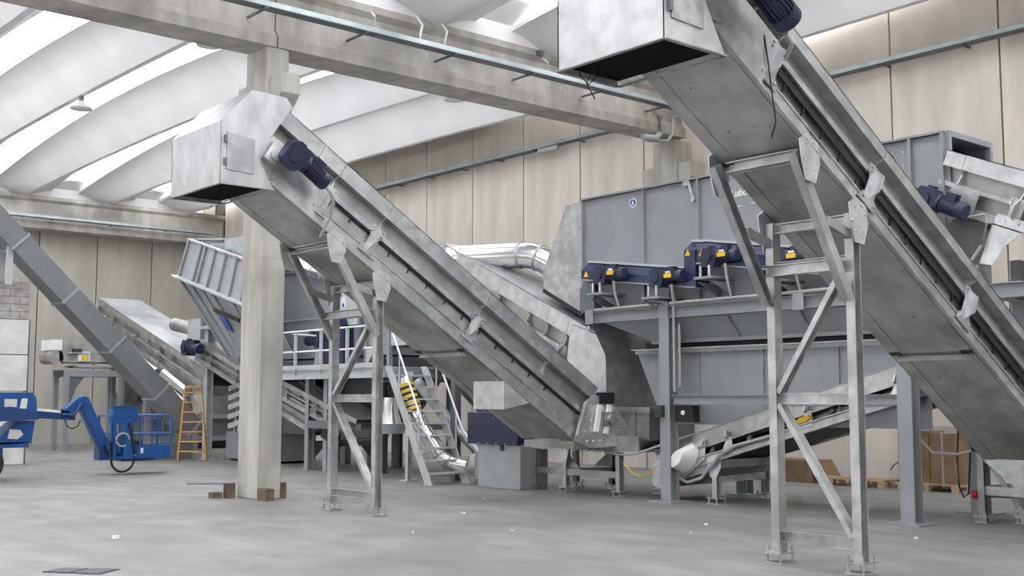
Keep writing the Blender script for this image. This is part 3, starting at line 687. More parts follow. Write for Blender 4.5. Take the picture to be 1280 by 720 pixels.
part('lower_hopper', 'grey', sm, lambda m: (m.prism([(15.0, 14.12, 2.585), (15.0, 8.45, 2.585), (15.0, 8.45, 1.3), (15.0, 13.5, 1.3)], (.02, 0, 0)),
     m.add([(15.0, 14.12, 2.585), (15.0, 13.5, 1.3), (16.3, 13.5, 1.3), (16.3, 14.12, 2.585)], [(0, 1, 2, 3)]), m.box(16.28, 16.3, 8.45, 13.3, 1.6, 2.585)))
for y in (12.66, 11.33, 9.93):
    part('rib', 'grey', sm, lambda m: m.box(14.965, 15.0, y - .012, y + .012, 1.5, 2.52))
part('control_box', 'black', sm, lambda m: m.box(14.60, 14.78, 12.50, 12.88, 1.34, 1.62))
part('control_lamp', 'wpaint', sm, lambda m: m.cyl((14.585, 12.70, 1.5), (14.60, 12.70, 1.5), .04, 12))
part('pull_switch', 'dark', sm, lambda m: (m.box(14.40, 14.50, 13.02, 13.16, 1.42, 1.62), m.cyl((14.385, 13.09, 1.54), (14.4, 13.09, 1.54), .04, 12)))

# ================================================================== COVERED CONVEYOR INTO THE NEAR END OF THE SCREENING MACHINE
cc = thing('feed_conveyor', 'galvanised covered feed conveyor entering the open end of the grey machine at the right edge', 'conveyor', (14.9, 7, 0))
mC = conveyor(cc, (14.86, 8.02, 4.36), YD, XL, .43, 5.6, W=1.2, H=.80, prof=(.16, .43, .80), brackets=(.95, 3.2), fins=(.02,), u0=-.28, seams=(2.0,), hood=False, tail=False, flights=False, lip_mat='galvb', sheet='sheet')
gear_motor(cc, (14.6, 8.16, 4.50), (0, -.9, -.42), (0, 0, 1), .95, 'navy', 'navy blue geared motor')
part('drive_plate', 'galv', cc, lambda q: q.box(-.05, .38, -.02, -.01, -.02, .32), mC)
part('motor_cable', 'conduit', cc, lambda q: q.tube([(.0, -.2, .02), (.15, -.15, -.08), (.4, -.13, .0), (.6, -.1, .1), (.66, -.1, .0), (.70, -.1, -.3), (.62, -.1, -.6)], .022, 6), mC)
part('support_plate', 'galvb', cc, lambda q: q.prism([(.72, -.03, .16), (1.20, -.03, .16), (1.15, -.03, .02), (.98, -.03, -.22), (.90, -.03, -.52), (.72, -.03, -.55), (.70, -.03, -.1)], (0, .012, 0)), mC)
cs = thing('conveyor_stand', 'grey steel stand on a post under the feed conveyor at the right edge', 'support frame', (14.95, 7.4, 0))
part('cross_beam', 'grey', cs, lambda m: m.ibeam((14.86, 7.68, 3.18), (14.86, 5.4, 3.18), .16, .2, .012))
part('end_plate', 'greyl', cs, lambda m: m.box(14.76, 14.96, 7.68, 7.70, 3.07, 3.3))
part('post', 'grey', cs, lambda m: m.ibeam((14.86, 5.6, .0), (14.86, 5.6, 3.08), .16, .16, .012, (1, 0, 0)))
part('post', 'grey', cs, lambda m: m.ibeam((16.0, 7.6, .0), (16.0, 7.6, 3.7), .16, .16, .012, (1, 0, 0)))
part('cross_beam', 'grey', cs, lambda m: m.ibeam((14.86, 7.5, 3.18), (16.0, 7.6, 3.18), .14, .16, .012))
part('clamp', 'galvb', cs, lambda m: (m.box(14.84, 14.90, 7.62, 7.66, 3.28, 3.55), m.box(14.82, 14.92, 7.55, 7.72, 3.36, 3.40)))

# ================================================================== COVERED CONVEYOR BEHIND, CARRYING AWAY FROM THE HOOD
cd = thing('covered_conveyor', 'galvanised covered conveyor climbing away under the hood of the grey machine', 'conveyor', (14.8, 16, 0))
mD = conveyor(cd, (14.82, 20.0, 4.22), YD, XL, .455, 5.15, W=1.3, H=.95, prof=(.10, .30, .71), brackets=(1.2, 3.2, 4.4), fins=(2.2, 3.8), seams=(2.4,), hood=False, tail=False, flights=False, lip_mat='galvb', sheet='sheet')
part('head_cap', 'galvd', cd, lambda q: q.box(-.05, 0, 0, 1.3, .1, .95), mD)
ch = [(15.60, 2.33), (15.49, 3.12), (14.81, 2.9), (14.57, 2.5), (14.56, 1.56), (15.5, 1.56)]
part('transfer_chute', 'galvb', cd, lambda m: m.prism([(14.66, y, z) for y, z in ch], (.02, 0, 0)))
part('chute_side', 'galv', cd, lambda m: (m.add([(14.66, 15.49, 3.12), (16.2, 15.49, 3.12), (16.2, 14.81, 2.9), (14.66, 14.81, 2.9)], [(0, 1, 2, 3)]), m.add([(14.66, 14.81, 2.9), (16.2, 14.81, 2.9), (16.2, 14.57, 2.5), (14.66, 14.57, 2.5)], [(0, 1, 2, 3)]),
     m.add([(14.66, 14.57, 2.5), (16.2, 14.57, 2.5), (16.2, 14.3, 1.56), (14.66, 14.56, 1.56)], [(0, 1, 2, 3)])))
part('chute_base', 'galvd', cd, lambda m: (m.box(14.9, 16.1, 13.75, 15.2, 1.0, 1.56), m.box(14.86, 14.9, 13.7, 15.2, 1.48, 1.58), m.box(14.86, 14.9, 14.05, 14.12, 1.0, 1.5), m.box(14.86, 14.9, 13.7, 15.2, 1.0, 1.06)))
part('lifting_eye', 'galv', cd, lambda m: m.cyl((14.64, 15.0, 3.02), (14.66, 15.0, 3.02), .05, 12))
for y in (19.3,):
    for x in (14.9, 16.0):
        part('leg', 'greyd', cd, lambda m: m.ibeam((x, y, 0), (x, y, 3.75), .16, .16, .012, (1, 0, 0)))
    part('crossbar', 'greyd', cd, lambda m: m.bar((14.9, y, 2.2), (16.0, y, 2.2), .1, .1))

# ================================================================== BELT CONVEYOR UNDER THE SCREENING MACHINE
ce = thing('belt_conveyor', 'light galvanised belt conveyor rising under the raised grey machine from a bolted drum end', 'conveyor', (15.2, 12.5, 0))
E0 = Vector((14.88, 13.3, .405)); tn = .283; c_ = 1 / math.sqrt(1 + tn * tn)
mE = Matrix.Translation(E0) @ Matrix(((0, 1, 0), (-c_, 0, -tn * c_), (tn * c_, 0, c_))).to_4x4()
LE = 5.45
part('side_beam', 'galv', ce, lambda q: (q.box(.6, LE, 0, .05, .0, .17), q.box(.6, LE, -.05, 0, .15, .17), q.box(.6, LE, -.05, 0, .0, .015)), mE)
part('side_beam', 'galv', ce, lambda q: q.box(.6, LE, 1.45, 1.5, .0, .17), mE)
part('skirt', 'galv', ce, lambda q: (q.box(-.15, LE, .02, .035, .33, .645), q.box(-.15, LE, -.03, .035, .315, .335), q.box(-.15, LE, -.0, .035, .635, .645)), mE)
part('skirt', 'galvd', ce, lambda q: q.box(-.15, LE, 1.45, 1.465, .33, .645), mE)
for i in range(3):
    u = 1.25 + 1.6 * i
    part('skirt_bracket', 'galvb', ce, lambda q: (q.prism([(u, .0, .33), (u + .03, .0, .33), (u + .03, -.10, .37), (u, -.10, .37)], (0, 0, .12)), q.prism([(u - .06, -.02, .10), (u + .20, -.02, .10), (u + .10, -.02, .36), (u, -.02, .36)], (0, .015, 0))), mE)
part('belt', 'black', ce, lambda q: (q.box(.0, LE, .10, 1.42, .27, .33), q.box(.0, LE, .08, 1.42, .04, .06)), mE)
first = part('idler', 'greyd', ce, lambda q: q.cyl((.9, .05, .24), (.9, 1.45, .24), .05, 10), mE)
for i in range(1, 6): piece(first, ce, Vector((0, -c_, tn * c_)) * (.8 * i))
part('rope_switch', 'yellow', ce, lambda q: (q.box(2.75, 2.95, -.06, .0, .19, .29), q.cyl((2.7, -.03, .24), (3.0, -.03, .24), .03, 8)), mE)
part('drum_end_plate', 'galvb', ce, lambda q: (q.prism([(-.45, -.03, .12), (-.40, -.03, .45), (.1, -.03, .56), (.75, -.03, .46), (.85, -.03, .1), (.45, -.03, -.12), (-.05, -.03, -.22), (-.3, -.03, -.1)], (0, .02, 0)),
     [q.cyl((-.35 + .12 * i, -.03, .40 - .02 * (i % 3)), (-.35 + .12 * i, -.055, .40 - .02 * (i % 3)), .016, 6) for i in range(9)]), mE)
part('drum_motor', 'wpaint', ce, lambda q: (q.lathe((.42, -.34, .22), (0, 1, 0), [(0, .0), (0, .14), (.12, .19), (.30, .26)], 16)), mE)
part('bearing', 'galvb', ce, lambda q: (q.box(-.18, -.0, -.10, -.03, .10, .30), q.box(.15, .75, -.08, -.03, .36, .44)), mE)
part('cable_conduit', 'conduit', ce, lambda m: m.tube([(14.8, 12.95, .38), (14.8, 12.8, .33), (14.8, 12.5, .42), (14.8, 12.1, .82), (14.8, 11.8, .97), (14.8, 11.2, 1.12), (14.8, 10.9, 1.2)], .028, 8))
part('tail_return', 'galvd', ce, lambda q: q.box(-.3, 1.2, .02, 1.48, -.14, .0), mE)
for (x, y) in ((14.95, 12.30), (16.45, 12.45)):
    z1 = .70
    part('leg', 'galv', ce, lambda m: (m.chan((x, y, .11), (x, y, z1), .09, .12, .01, (1, 0, 0)), m.box(x - .13, x + .13, y - .11, y + .11, 0, .015), m.box(x - .13, x + .13, y - .11, y + .11, .09, .105), [m.cyl((x + a, y + b, 0), (x + a, y + b, .15), .012, 6) for a in (-.1, .1) for b in (-.085, .085)]))
    part('leg_plate', 'galvb', ce, lambda m: m.prism([(x - .07, y + .13, z1 + .12), (x - .07, y - .15, z1 + .18), (x - .07, y - .16, z1 - .1), (x - .07, y - .05, z1 - .28), (x - .07, y + .06, z1 - .26), (x - .07, y + .12, z1 - .12)], (-.014, 0, 0)))
part('leg_crossbar', 'galv', ce, lambda m: m.chan((14.97, 12.30, .40), (16.43, 12.45, .40), .07, .11, .01))
part('leg_crossbar', 'galv', ce, lambda m: m.chan((14.97, 12.30, .68), (16.43, 12.45, .68), .07, .10, .01))
for y in (9.6,):
    for x in (14.98, 16.4):
        part('leg', 'galv', ce, lambda m: m.chan((x, y, .0), (x, y, 1.45), .09, .12, .01, (1, 0, 0)))

# ================================================================== LOW TRANSFER CONVEYOR UNDER THE FOOT OF THE LEFT CONVEYOR
tf = thing('transfer_conveyor', 'low grey transfer conveyor on short legs under the foot of the left hand inclined conveyor', 'conveyor', (14.7, 15.4, 0))
part('side_panel', 'galvd', tf, lambda m: m.box(14.62, 14.66, 13.75, 16.6, .80, 1.07))
part('side_panel', 'galvd', tf, lambda m: m.box(16.0, 16.04, 13.75, 16.6, .80, 1.0))
part('pan', 'galvd', tf, lambda m: m.box(14.66, 16.0, 13.75, 16.6, .80, .84))
part('edge_flange', 'galvb', tf, lambda m: m.box(14.56, 14.62, 13.75, 16.6, .79, .80))
part('edge_bolts', 'galvb', tf, lambda m: [m.cyl((14.58, 16.35 - .17 * i, .77), (14.58, 16.35 - .17 * i, .825), .022, 6) for i in range(11)])
for (x, y) in ((14.7, 16.5), (14.7, 15.66), (14.7, 14.28), (15.75, 16.5), (15.75, 15.5), (15.75, 14.28)):
    part('leg', 'galv', tf, lambda m: (m.chan((x, y, .10), (x, y, .79), .09, .12, .01, (1, 0, 0)), m.box(x - .12, x + .12, y - .1, y + .1, 0, .015), m.box(x - .12, x + .12, y - .1, y + .1, .09, .105), [m.cyl((x + a, y + b, 0), (x + a, y + b, .15), .012, 6) for a in (-.09, .09) for b in (-.08, .08)]))
part('leg_plate', 'galvb', tf, lambda m: m.prism([(14.61, 15.84, .80), (14.61, 15.5, .80), (14.61, 15.56, .56), (14.61, 15.76, .56)], (-.012, 0, 0)))
part('tie_bar', 'galvd', tf, lambda m: (m.chan((14.7, 16.45, .38), (14.7, 14.3, .38), .07, .11, .01), m.chan((14.75, 15.66, .38), (15.7, 15.5, .38), .07, .11, .01)))
part('knee_plate', 'galvd', tf, lambda m: m.prism([(15.7, 15.55, .44), (15.7, 15.95, .44), (15.7, 15.55, .72)], (.02, 0, 0)))
part('knee_plate', 'galvd', tf, lambda m: m.prism([(14.72, 15.62, .44), (14.72, 15.3, .44), (14.72, 15.62, .68)], (.02, 0, 0)))
part('earth_cable', 'yellow', tf, lambda m: m.tube([(14.6, 14.1, .62), (14.6, 13.9, .45), (14.6, 13.7, .40), (14.6, 13.45, .46), (14.6, 13.3, .6)], .010, 6))
part('air_hose', 'conduit', tf, lambda m: m.tube([(14.55, 14.5, .78), (14.5, 14.1, .75), (14.5, 13.7, .78), (14.6, 13.2, .95), (14.9, 12.7, 1.15)], .02, 6))

# ================================================================== POWER CABINETS
hc = thing('power_unit', 'grey floor cabinet with a navy upper housing and bright hood beside the steps', 'cabinet', (14.5, 17.1, 0))
part('cabinet_body', 'greym', hc, lambda m: m.box(14.29, 15.0, 16.5, 17.78, .0, .90), bevel=.01)
part('vent_hole', 'black', hc, lambda m: m.cyl((14.28, 17.03, .78), (14.30, 17.03, .78), .065, 20))
nh = part('navy_housing', 'navy', hc, lambda m: m.box(14.22, 15.0, 16.5, 18.04, .84, 1.46), bevel=.01)
part('housing_bolt', 'galvb', nh, lambda m: [m.cyl((14.21, 16.6 + .27 * i, .86), (14.225, 16.6 + .27 * i, .86), .015, 6) for i in range(5)])
part('indicator', 'green', nh, lambda m: m.cyl((14.21, 17.22, 1.35), (14.225, 17.22, 1.35), .014, 8))
part('hood_duct', 'galvd', hc, lambda m: m.prism([(14.28, 17.0, 1.50), (14.28, 17.0, 2.04), (14.28, 16.3, 1.55), (14.28, 16.3, 1.47)], (.5, 0, 0)))
c2 = thing('duct_fan', 'grey fan box with a round galvanised duct mouth left of the floor cabinet', 'fan', (14.6, 18.1, 0))
part('fan_box', 'grey', c2, lambda m: m.box(14.5, 15.1, 17.82, 18.15, .12, .66))
part('duct_mouth', 'galvb', c2, lambda m: m.lathe((14.8, 18.15, .38), (0, 1, 0), [(0, .25), (.28, .25), (.36, .16)], 20))
part('foot', 'greyd', c2, lambda m: m.box(14.5, 15.1, 17.84, 18.13, 0, .12))
# ================================================================== ACCESS PLATFORM AND STEPS
pf = thing('access_platform', 'light grey steel access platform with handrails behind the left trestle', 'platform', (14.2, 23, 0))
PX = 14.1
part('edge_beam', 'greyl', pf, lambda m: m.chan((PX, 20.85, 2.30), (PX, 27.5, 2.30), .08, .22, .012))
part('edge_beam', 'grey', pf, lambda m: (m.chan((PX, 20.85, 2.30), (16.6, 20.85, 2.30), .08, .22, .012), m.chan((15.3, 20.85, 2.30), (15.3, 27.5, 2.30), .08, .22, .012)))
part('deck', 'greyl', pf, lambda m: m.box(PX, 15.3, 20.85, 27.5, 2.40, 2.43))
part('deck', 'grey', pf, lambda m: m.box(15.3, 16.6, 20.0, 22.2, 2.40, 2.43))
part('toe_board', 'greyl', pf, lambda m: m.box(PX - .02, PX, 20.9, 27.5, 2.43, 2.53))
for z in (3.36, 2.86):
    part('handrail', 'wpaint', pf, lambda m: m.tube([(PX, 27.5, z), (PX, 20.9, z)], .021, 8))
for y in (27.3, 26.0, 24.7, 23.5, 22.35, 20.95):
    part('rail_post', 'greyl', pf, lambda m: m.box(PX - .03, PX + .03, y - .03, y + .03, 2.3, 3.36))
part('handrail', 'wpaint', pf, lambda m: (m.tube([(PX, 24.85, 3.31), (PX + .55, 24.5, 3.27)], .02, 8),))
for y in (24.4, 23.55):
    part('leg', 'grey', pf, lambda m: (m.ibeam((14.35, y, .0), (14.35, y, 2.2), .17, .17, .012, (1, 0, 0)), m.box(14.2, 14.5, y - .14, y + .14, 0, .02)))
for y in (24.8, 23.7):
    part('leg', 'greyd', pf, lambda m: (m.ibeam((16.45, y, .0), (16.45, y, 2.6), .2, .2, .012, (1, 0, 0)), m.box(16.25, 16.65, y - .16, y + .16, 0, .02)))
part('crossbar', 'greyd', pf, lambda m: (m.bar((14.4, 24.4, .62), (16.45, 24.8, .62), .1, .16), m.prism([(14.45, 24.4, .55), (14.8, 24.46, .55), (14.45, 24.4, .22)], (0, .03, 0)), m.prism([(16.4, 24.8, .55), (16.05, 24.74, .55), (16.4, 24.8, .22)], (0, .03, 0))))
part('crossbar', 'greyd', pf, lambda m: m.bar((14.4, 24.4, 1.22), (16.45, 24.8, 1.22), .14, .2))
# guard rail on the far platform
part('handrail', 'wpaint', pf, lambda m: (m.tube([(15.35, 20.2, 3.27), (16.3, 20.2, 3.27)], .02, 8), m.tube([(15.35, 20.2, 2.86), (16.3, 20.2, 2.86)], .02, 8), m.tube([(15.35, 20.2, 3.27), (15.35, 20.2, 2.43)], .02, 8), m.tube([(16.0, 20.2, 3.27), (16.0, 20.2, 2.43)], .02, 8)))
stp = thing('steel_steps', 'steep grey steel steps with white handrails up to the platform', 'stairs', (14.1, 18.7, 0))
S0, S1 = Vector((13.68, 18.58, 0)), Vector((13.68, 20.02, 2.42))
for x in (13.68, 14.62):
    part('stringer', 'greyl', stp, lambda m: m.prism([(x, 18.50, .0), (x, 18.72, .0), (x, 20.2, 2.42), (x, 19.98, 2.42)], (.03, 0, 0)))
    part('foot_plate', 'greyl', stp, lambda m: m.box(x - .03, x + .07, 18.5, 18.74, 0, .015))
tr0 = part('tread', 'greyl', stp, lambda m: m.box(13.71, 14.62, 18.62, 18.84, .20, .235))
for i in range(1, 9): piece(tr0, stp, Vector((0, .148 * i, .25 * i)))
for x in (13.68, 14.64):
    part('handrail', 'wpaint', stp, lambda m: m.tube(([(x, 20.9, 3.36), (x, 20.05, 3.36)] if x < 14 else [(x, 20.02, 3.3)]) + [(x, 18.75, 1.12), (x, 18.55, .95)], .021, 8))
    for yy in (18.95, 19.65):
        part('rail_post', 'greyl', stp, lambda m: m.tube([(x, yy, (yy - 18.6) * 1.66), (x, yy, (yy - 18.6) * 1.66 + .88)], .02, 8))
part('base_post', 'greyl', stp, lambda m: (m.chan((14.15, 19.95, 0), (14.15, 19.95, 2.3), .1, .12, .01, (1, 0, 0)), m.box(14.0, 14.3, 19.82, 20.08, 0, .02)))
# ================================================================== SIFTER BEHIND THE PLATFORM, WITH ITS OPEN HOPPER
sf = thing('drum_sifter', 'dark grey sifting machine with navy gearboxes behind the platform handrail', 'machine', (15.6, 24, 0))
part('body', 'grey', sf, lambda m: m.box(15.0, 17.2, 22.0, 27.6, 2.75, 5.05))
part('upper_body', 'grey', sf, lambda m: m.box(15.05, 17.2, 24.2, 27.6, 5.05, 5.9))
part('rib', 'greyl', sf, lambda m: m.box(14.93, 15.0, 22.0, 27.6, 5.02, 5.07))
part('rib', 'greyl', sf, lambda m: m.box(14.95, 15.0, 24.6, 27.6, 3.74, 3.77))
part('front_panel', 'greyl', sf, lambda m: m.box(14.88, 15.0, 23.15, 24.3, 3.5, 4.3))
part('panel_edge', 'greyd', sf, lambda m: m.box(14.90, 15.0, 23.05, 23.13, 2.75, 4.3))
em = part('panel_emblem', 'wpaint', sf, lambda m: m.prism([(14.87, 23.83, 4.20), (14.87, 23.72, 4.20), (14.87, 23.68, 4.02), (14.87, 23.70, 3.94), (14.87, 23.85, 3.94), (14.87, 23.87, 4.02)], (.01, 0, 0)))
part('emblem_mark', 'sticker', em, lambda m: m.cyl((14.86, 23.775, 4.0), (14.868, 23.775, 4.0), .05, 12))
gb = part('gearbox', 'navy', sf, lambda m: m.prism([(14.7, 24.45, 2.6), (14.7, 24.45, 3.6), (14.7, 24.2, 3.8), (14.7, 23.75, 3.82), (14.7, 23.5, 3.45), (14.7, 23.45, 2.6), (14.7, 23.7, 2.45), (14.7, 24.3, 2.45)], (.3, 0, 0)))
part('gearbox_bolt', 'wpaint', gb, lambda m: [m.cyl((14.68, y, 3.38), (14.7, y, 3.38), .05, 10) for y in (24.3, 23.85)])
part('gearbox_plate', 'wpaint', gb, lambda m: m.box(14.69, 14.7, 23.7, 23.9, 3.08, 3.16))
gear_motor(sf, (14.75, 24.55, 3.18), (0, 1, 0), (0, 0, 1), 1.1, 'navy', 'navy blue geared motor')
part('motor_bracket', 'greyd', sf, lambda m: m.bar((14.9, 24.75, 2.8), (15.0, 25.1, 2.43), .12, .12))
part('slant_plate', 'greyl', sf, lambda m: m.prism([(14.9, 25.2, 2.43), (14.9, 24.85, 2.43), (14.9, 24.75, 2.9), (14.9, 25.1, 2.9)], (.05, 0, 0)))
gb2 = part('gearbox', 'navy', sf, lambda m: m.prism([(15.1, 21.9, 2.9), (15.1, 21.9, 3.5), (15.1, 21.6, 3.65), (15.1, 20.9, 3.45), (15.1, 20.6, 3.1), (15.1, 20.6, 2.9)], (.3, 0, 0)))
part('switch_cabinet', 'greyl', sf, lambda m: m.box(15.0, 15.3, 20.9, 21.9, 2.95, 3.55))
part('switch_label', 'sticker', sf, lambda m: m.box(14.99, 15.0, 21.32, 21.45, 3.12, 3.24))
for y in (22.9, 22.4, 21.95):
    part('frame_post', 'grey', sf, lambda m: m.box(14.95, 15.05, y - .05, y + .05, 2.43, 3.5))
part('knee_plate', 'greyl', sf, lambda m: m.prism([(14.95, 22.85, 2.5), (14.95, 22.45, 2.95), (14.95, 22.85, 2.95)], (.03, 0, 0)))
part('underside_funnel', 'greyd', sf, lambda m: m.add([(15.0, 22, 2.7), (15.0, 27.4, 2.7), (17.0, 27.4, 2.7), (17.0, 22, 2.7), (15.6, 22.9, 1.15), (15.6, 25.5, 1.15), (16.4, 25.5, 1.15), (16.4, 22.9, 1.15)],
     [(0, 1, 5, 4), (1, 2, 6, 5), (2, 3, 7, 6), (3, 0, 4, 7), (4, 5, 6, 7)]))
part('slant_brace', 'greyd', sf, lambda m: (m.bar((14.6, 25.3, 2.15), (15.2, 23.0, .95), .1, .1), m.bar((14.6, 24.9, 2.15), (15.2, 22.6, .95), .06, .06)))
for (y, x) in ((22.2, 15.0), (22.2, 17.0), (27.2, 17.0)):
    part('frame_post', 'greyd', sf, lambda m: m.ibeam((x, y, 0), (x, y, 2.7), .18, .18, .012, (1, 0, 0)))
part('lower_beam', 'greyd', sf, lambda m: (m.bar((15.0, 22.2, 1.05), (17.0, 22.2, 1.05), .12, .14), m.bar((15.0, 22.2, 2.2), (17.0, 20.2, 2.2), .12, .2), m.bar((17.0, 22.2, 2.2), (17.0, 20.2, .9), .1, .12), m.bar((16.4, 21.0, 2.2), (17.4, 20.2, .6), .1, .12)))
part('dust_outlet', 'chrome', sf, lambda m: m.lathe((15.0, 21.9, 1.75), (0, 0, -1), [(0, .17), (.35, .20), (.6, .27)], 20))
part('outlet_ring', 'grey', sf, lambda m: m.lathe((15.0, 21.9, 1.15), (0, 0, -1), [(0, .0), (0, .34), (.22, .34), (.22, .0)], 20))
# far hopper with tilted ribbed walls
hp = thing('ribbed_hopper', 'pale grey ribbed feed hopper tilted high above the left side machines', 'hopper', (14.2, 28.5, 0))
A0, A1 = Vector((14.0, 30.7, 6.28)), Vector((14.0, 25.4, 4.90))
Bq0, Bq1 = Vector((13.85, 31.0, 5.24)), Vector((13.85, 25.4, 3.78))
def lerp(a, b, t): return a + (b - a) * t
part('upper_wall', 'greym', hp, lambda m: m.prism([A0, A1, Bq1, Bq0], (.03, 0, 0)))
part('far_wall', 'greyl', hp, lambda m: m.prism([A0, A0 + Vector((2.6, 0, .25)), Bq0 + Vector((2.6, 0, 0)), Bq0], (0, .03, 0)))
part('back_wall', 'greyl', hp, lambda m: m.prism([A0 + Vector((2.6, 0, .25)), A1 + Vector((2.6, 0, .25)), Bq1 + Vector((2.6, 0, 0)), Bq0 + Vector((2.6, 0, 0))], (.03, 0, 0)))
for t in (.02, .18, .23, .34, .46, .58, .70, .82, .94):
    a, b2 = lerp(A0, A1, t), lerp(Bq0, Bq1, t)
    part('rib', 'grey', hp, lambda m: m.bar(a + Vector((-.03, 0, 0)), b2 + Vector((-.03, 0, 0)), .06 if t > .02 else .09, .09, (-1, 0, 0)))
part('top_rail', 'greyl', hp, lambda m: (m.bar(A0, A1, .12, .05), m.bar(A0, A0 + Vector((2.6, 0, .25)), .1, .05), m.bar(A0 + Vector((.2, -1.0, -.24)), A0 + Vector((2.4, -1.0, -.05)), .1, .05), m.bar(A0 + Vector((.2, -1.9, -.47)), A0 + Vector((2.4, -1.9, -.3)), .1, .05)))
part('ledge', 'greyl', hp, lambda m: m.bar(Bq0 + Vector((-.1, .05, 0)), Bq1 + Vector((-.1, 0, 0)), .22, .05))
C0, C1 = Vector((14.6, 29.0, 2.75)), Vector((14.6, 25.6, 2.75))
part('lower_wall', 'greym', hp, lambda m: m.prism([Bq0, Bq1, C1, C0], (.03, 0, 0)))
part('lower_end', 'greyl', hp, lambda m: m.prism([Bq0, Bq0 + Vector((2.6, 0, 0)), C0 + Vector((1.6, 0, 0)), C0], (0, .02, 0)))
for t in (.01, .14, .26, .38, .6, .8):
    a, b2 = lerp(Bq0, Bq1, t), lerp(C0, C1, t)
    part('rib', 'grey', hp, lambda m: m.bar(a + Vector((-.03, 0, 0)), b2 + Vector((-.03, 0, 0)), .05, .09, (-1, 0, 0)))
part('slot', 'black', hp, lambda m: m.bar(lerp(Bq0, Bq1, .42) + Vector((-.02, 0, -.50)), lerp(Bq0, Bq1, .66) + Vector((.06, 0, -.52)), .04, .10))
part('blue_mark', 'sticker', hp, lambda m: m.prism([(14.06, 28.75, 4.0), (14.06, 28.40, 3.90), (14.18, 28.15, 3.5), (14.16, 28.50, 3.62)], (-.03, 0, 0)))
part('inlet_box', 'greyl', hp, lambda m: (m.box(14.35, 14.38, 26.6, 29.2, 5.45, 6.12), m.box(14.35, 15.6, 29.17, 29.2, 5.45, 6.12), m.box(15.57, 15.6, 26.6, 29.2, 5.45, 6.12)))
part('inlet_flap', 'tray', hp, lambda m: m.box(14.33, 14.35, 26.6, 28.6, 5.5, 6.08))
for (x, y) in ((14.66, 30.6),):
    part('post', 'greyl', hp, lambda m: (m.ibeam((x, y, .0), (x, y, 3.72), .22, .2, .014, (1, 0, 0)), m.box(x - .2, x + .2, y - .2, y + .2, 0, .02), m.box(x - .25, x + .25, y - .75, y + .2, 3.70, 3.80)))
part('post', 'grey', hp, lambda m: m.ibeam((16.4, 30.6, .0), (16.4, 30.6, 5.3), .22, .2, .014, (1, 0, 0)))
part('post', 'grey', hp, lambda m: m.ibeam((16.4, 26.0, .0), (16.4, 26.0, 4.0), .22, .2, .014, (1, 0, 0)))
# lattice and base boxes under the hopper
lf = thing('lattice_frame', 'dark grey slatted base frame on the floor under the ribbed hopper', 'frame', (15.2, 29.5, 0))
for i in range(5):
    part('slat', 'greyl', lf, lambda m: m.bar((14.9, 29.8, .95 + .26 * i), (15.2, 27.0, 1.5 + .30 * i), .03, .14))
for y in (29.6, 28.7, 27.8):
    part('upright', 'grey', lf, lambda m: m.bar((14.95, y, .3), (15.1, y - .2, 2.4), .08, .08))
part('base_box', 'grey', lf, lambda m: m.box(14.9, 16.2, 27.2, 29.9, .06, .80))
part('base_skid', 'black', lf, lambda m: m.box(15.0, 16.1, 27.3, 29.8, 0, .06))
part('dark_box', 'greyd', lf, lambda m: m.box(15.2, 16.4, 26.0, 29.6, .8, 2.3))
part('yellow_mark', 'yellow', lf, lambda m: m.box(15.17, 15.19, 28.6, 28.85, 2.1, 2.25))
part('warning_plate', 'greyl', lf, lambda m: m.box(15.17, 15.19, 28.5, 29.3, 1.95, 2.35))
# ================================================================== DUCTS
def duct(name, label, pts, r, mat='chrome', rings=True):
    t = thing(name, label, 'duct', pts[0])
    P = [Vector(p) for p in pts]
    pp = [P[0]]
    for i in range(1, len(P) - 1):
        a = (P[i - 1] - P[i]).normalized(); b2 = (P[i + 1] - P[i]).normalized()
        k = min(r * 1.6, (P[i - 1] - P[i]).length * .45, (P[i + 1] - P[i]).length * .45)
        s, e = P[i] + a * k, P[i] + b2 * k
        for j in range(6):
            f = j / 5
            pp.append((s * (1 - f) + P[i] * f) * (1 - f) + (P[i] * (1 - f) + e * f) * f)
    pp.append(P[-1])
    part('pipe', mat, t, lambda m: m.tube(pp, r, 20))
    if rings:
        for i in range(1, len(pp) - 1, 3):
            d = (pp[i + 1] - pp[i - 1]).normalized() * .025
            part('clamp_ring', 'galv', t, lambda m: m.cyl(pp[i] - d, pp[i] + d, r * 1.05, 20))
    return t
duct('air_duct', 'shiny steel air duct with a bend entering the hood behind the machine', [(14.9, 19.5, 4.75), (15.7, 17.6, 4.72), (16.0, 17.0, 4.25), (15.9, 16.4, 4.0)], .27)
duct('air_duct', 'shiny steel air duct seen between the column and the left conveyor', [(15.2, 29.0, 5.45), (14.9, 26.4, 5.28), (14.9, 24.8, 4.86), (15.2, 23.4, 4.45)], .2)
dd = duct('air_duct', 'steel pipe with yellow and black bands sloping down behind the steps', [(13.85, 19.75, 2.15), (14.0, 19.5, 1.35), (14.45, 19.05, .42), (14.75, 18.75, .34)], .17)
for i in range(5):
    a = Vector((13.87, 19.71, 2.03)).lerp(Vector((13.985, 19.53, 1.43)), i / 5)
    b2 = Vector((13.87, 19.71, 2.03)).lerp(Vector((13.985, 19.53, 1.43)), (i + .5) / 5)
    part('yellow_band', 'yellow', dd, lambda m: m.cyl(a, b2, .178, 20))
    part('black_band', 'black', dd, lambda m: m.cyl(b2, b2 + (b2 - a) * .9, .177, 20))
duct('air_duct', 'dull steel pipe sloping to the fan box behind the striped pipe', [(14.6, 20.3, 2.1), (14.9, 19.6, 1.3), (15.15, 18.7, .55), (14.95, 18.3, .45)], .12, 'galv')
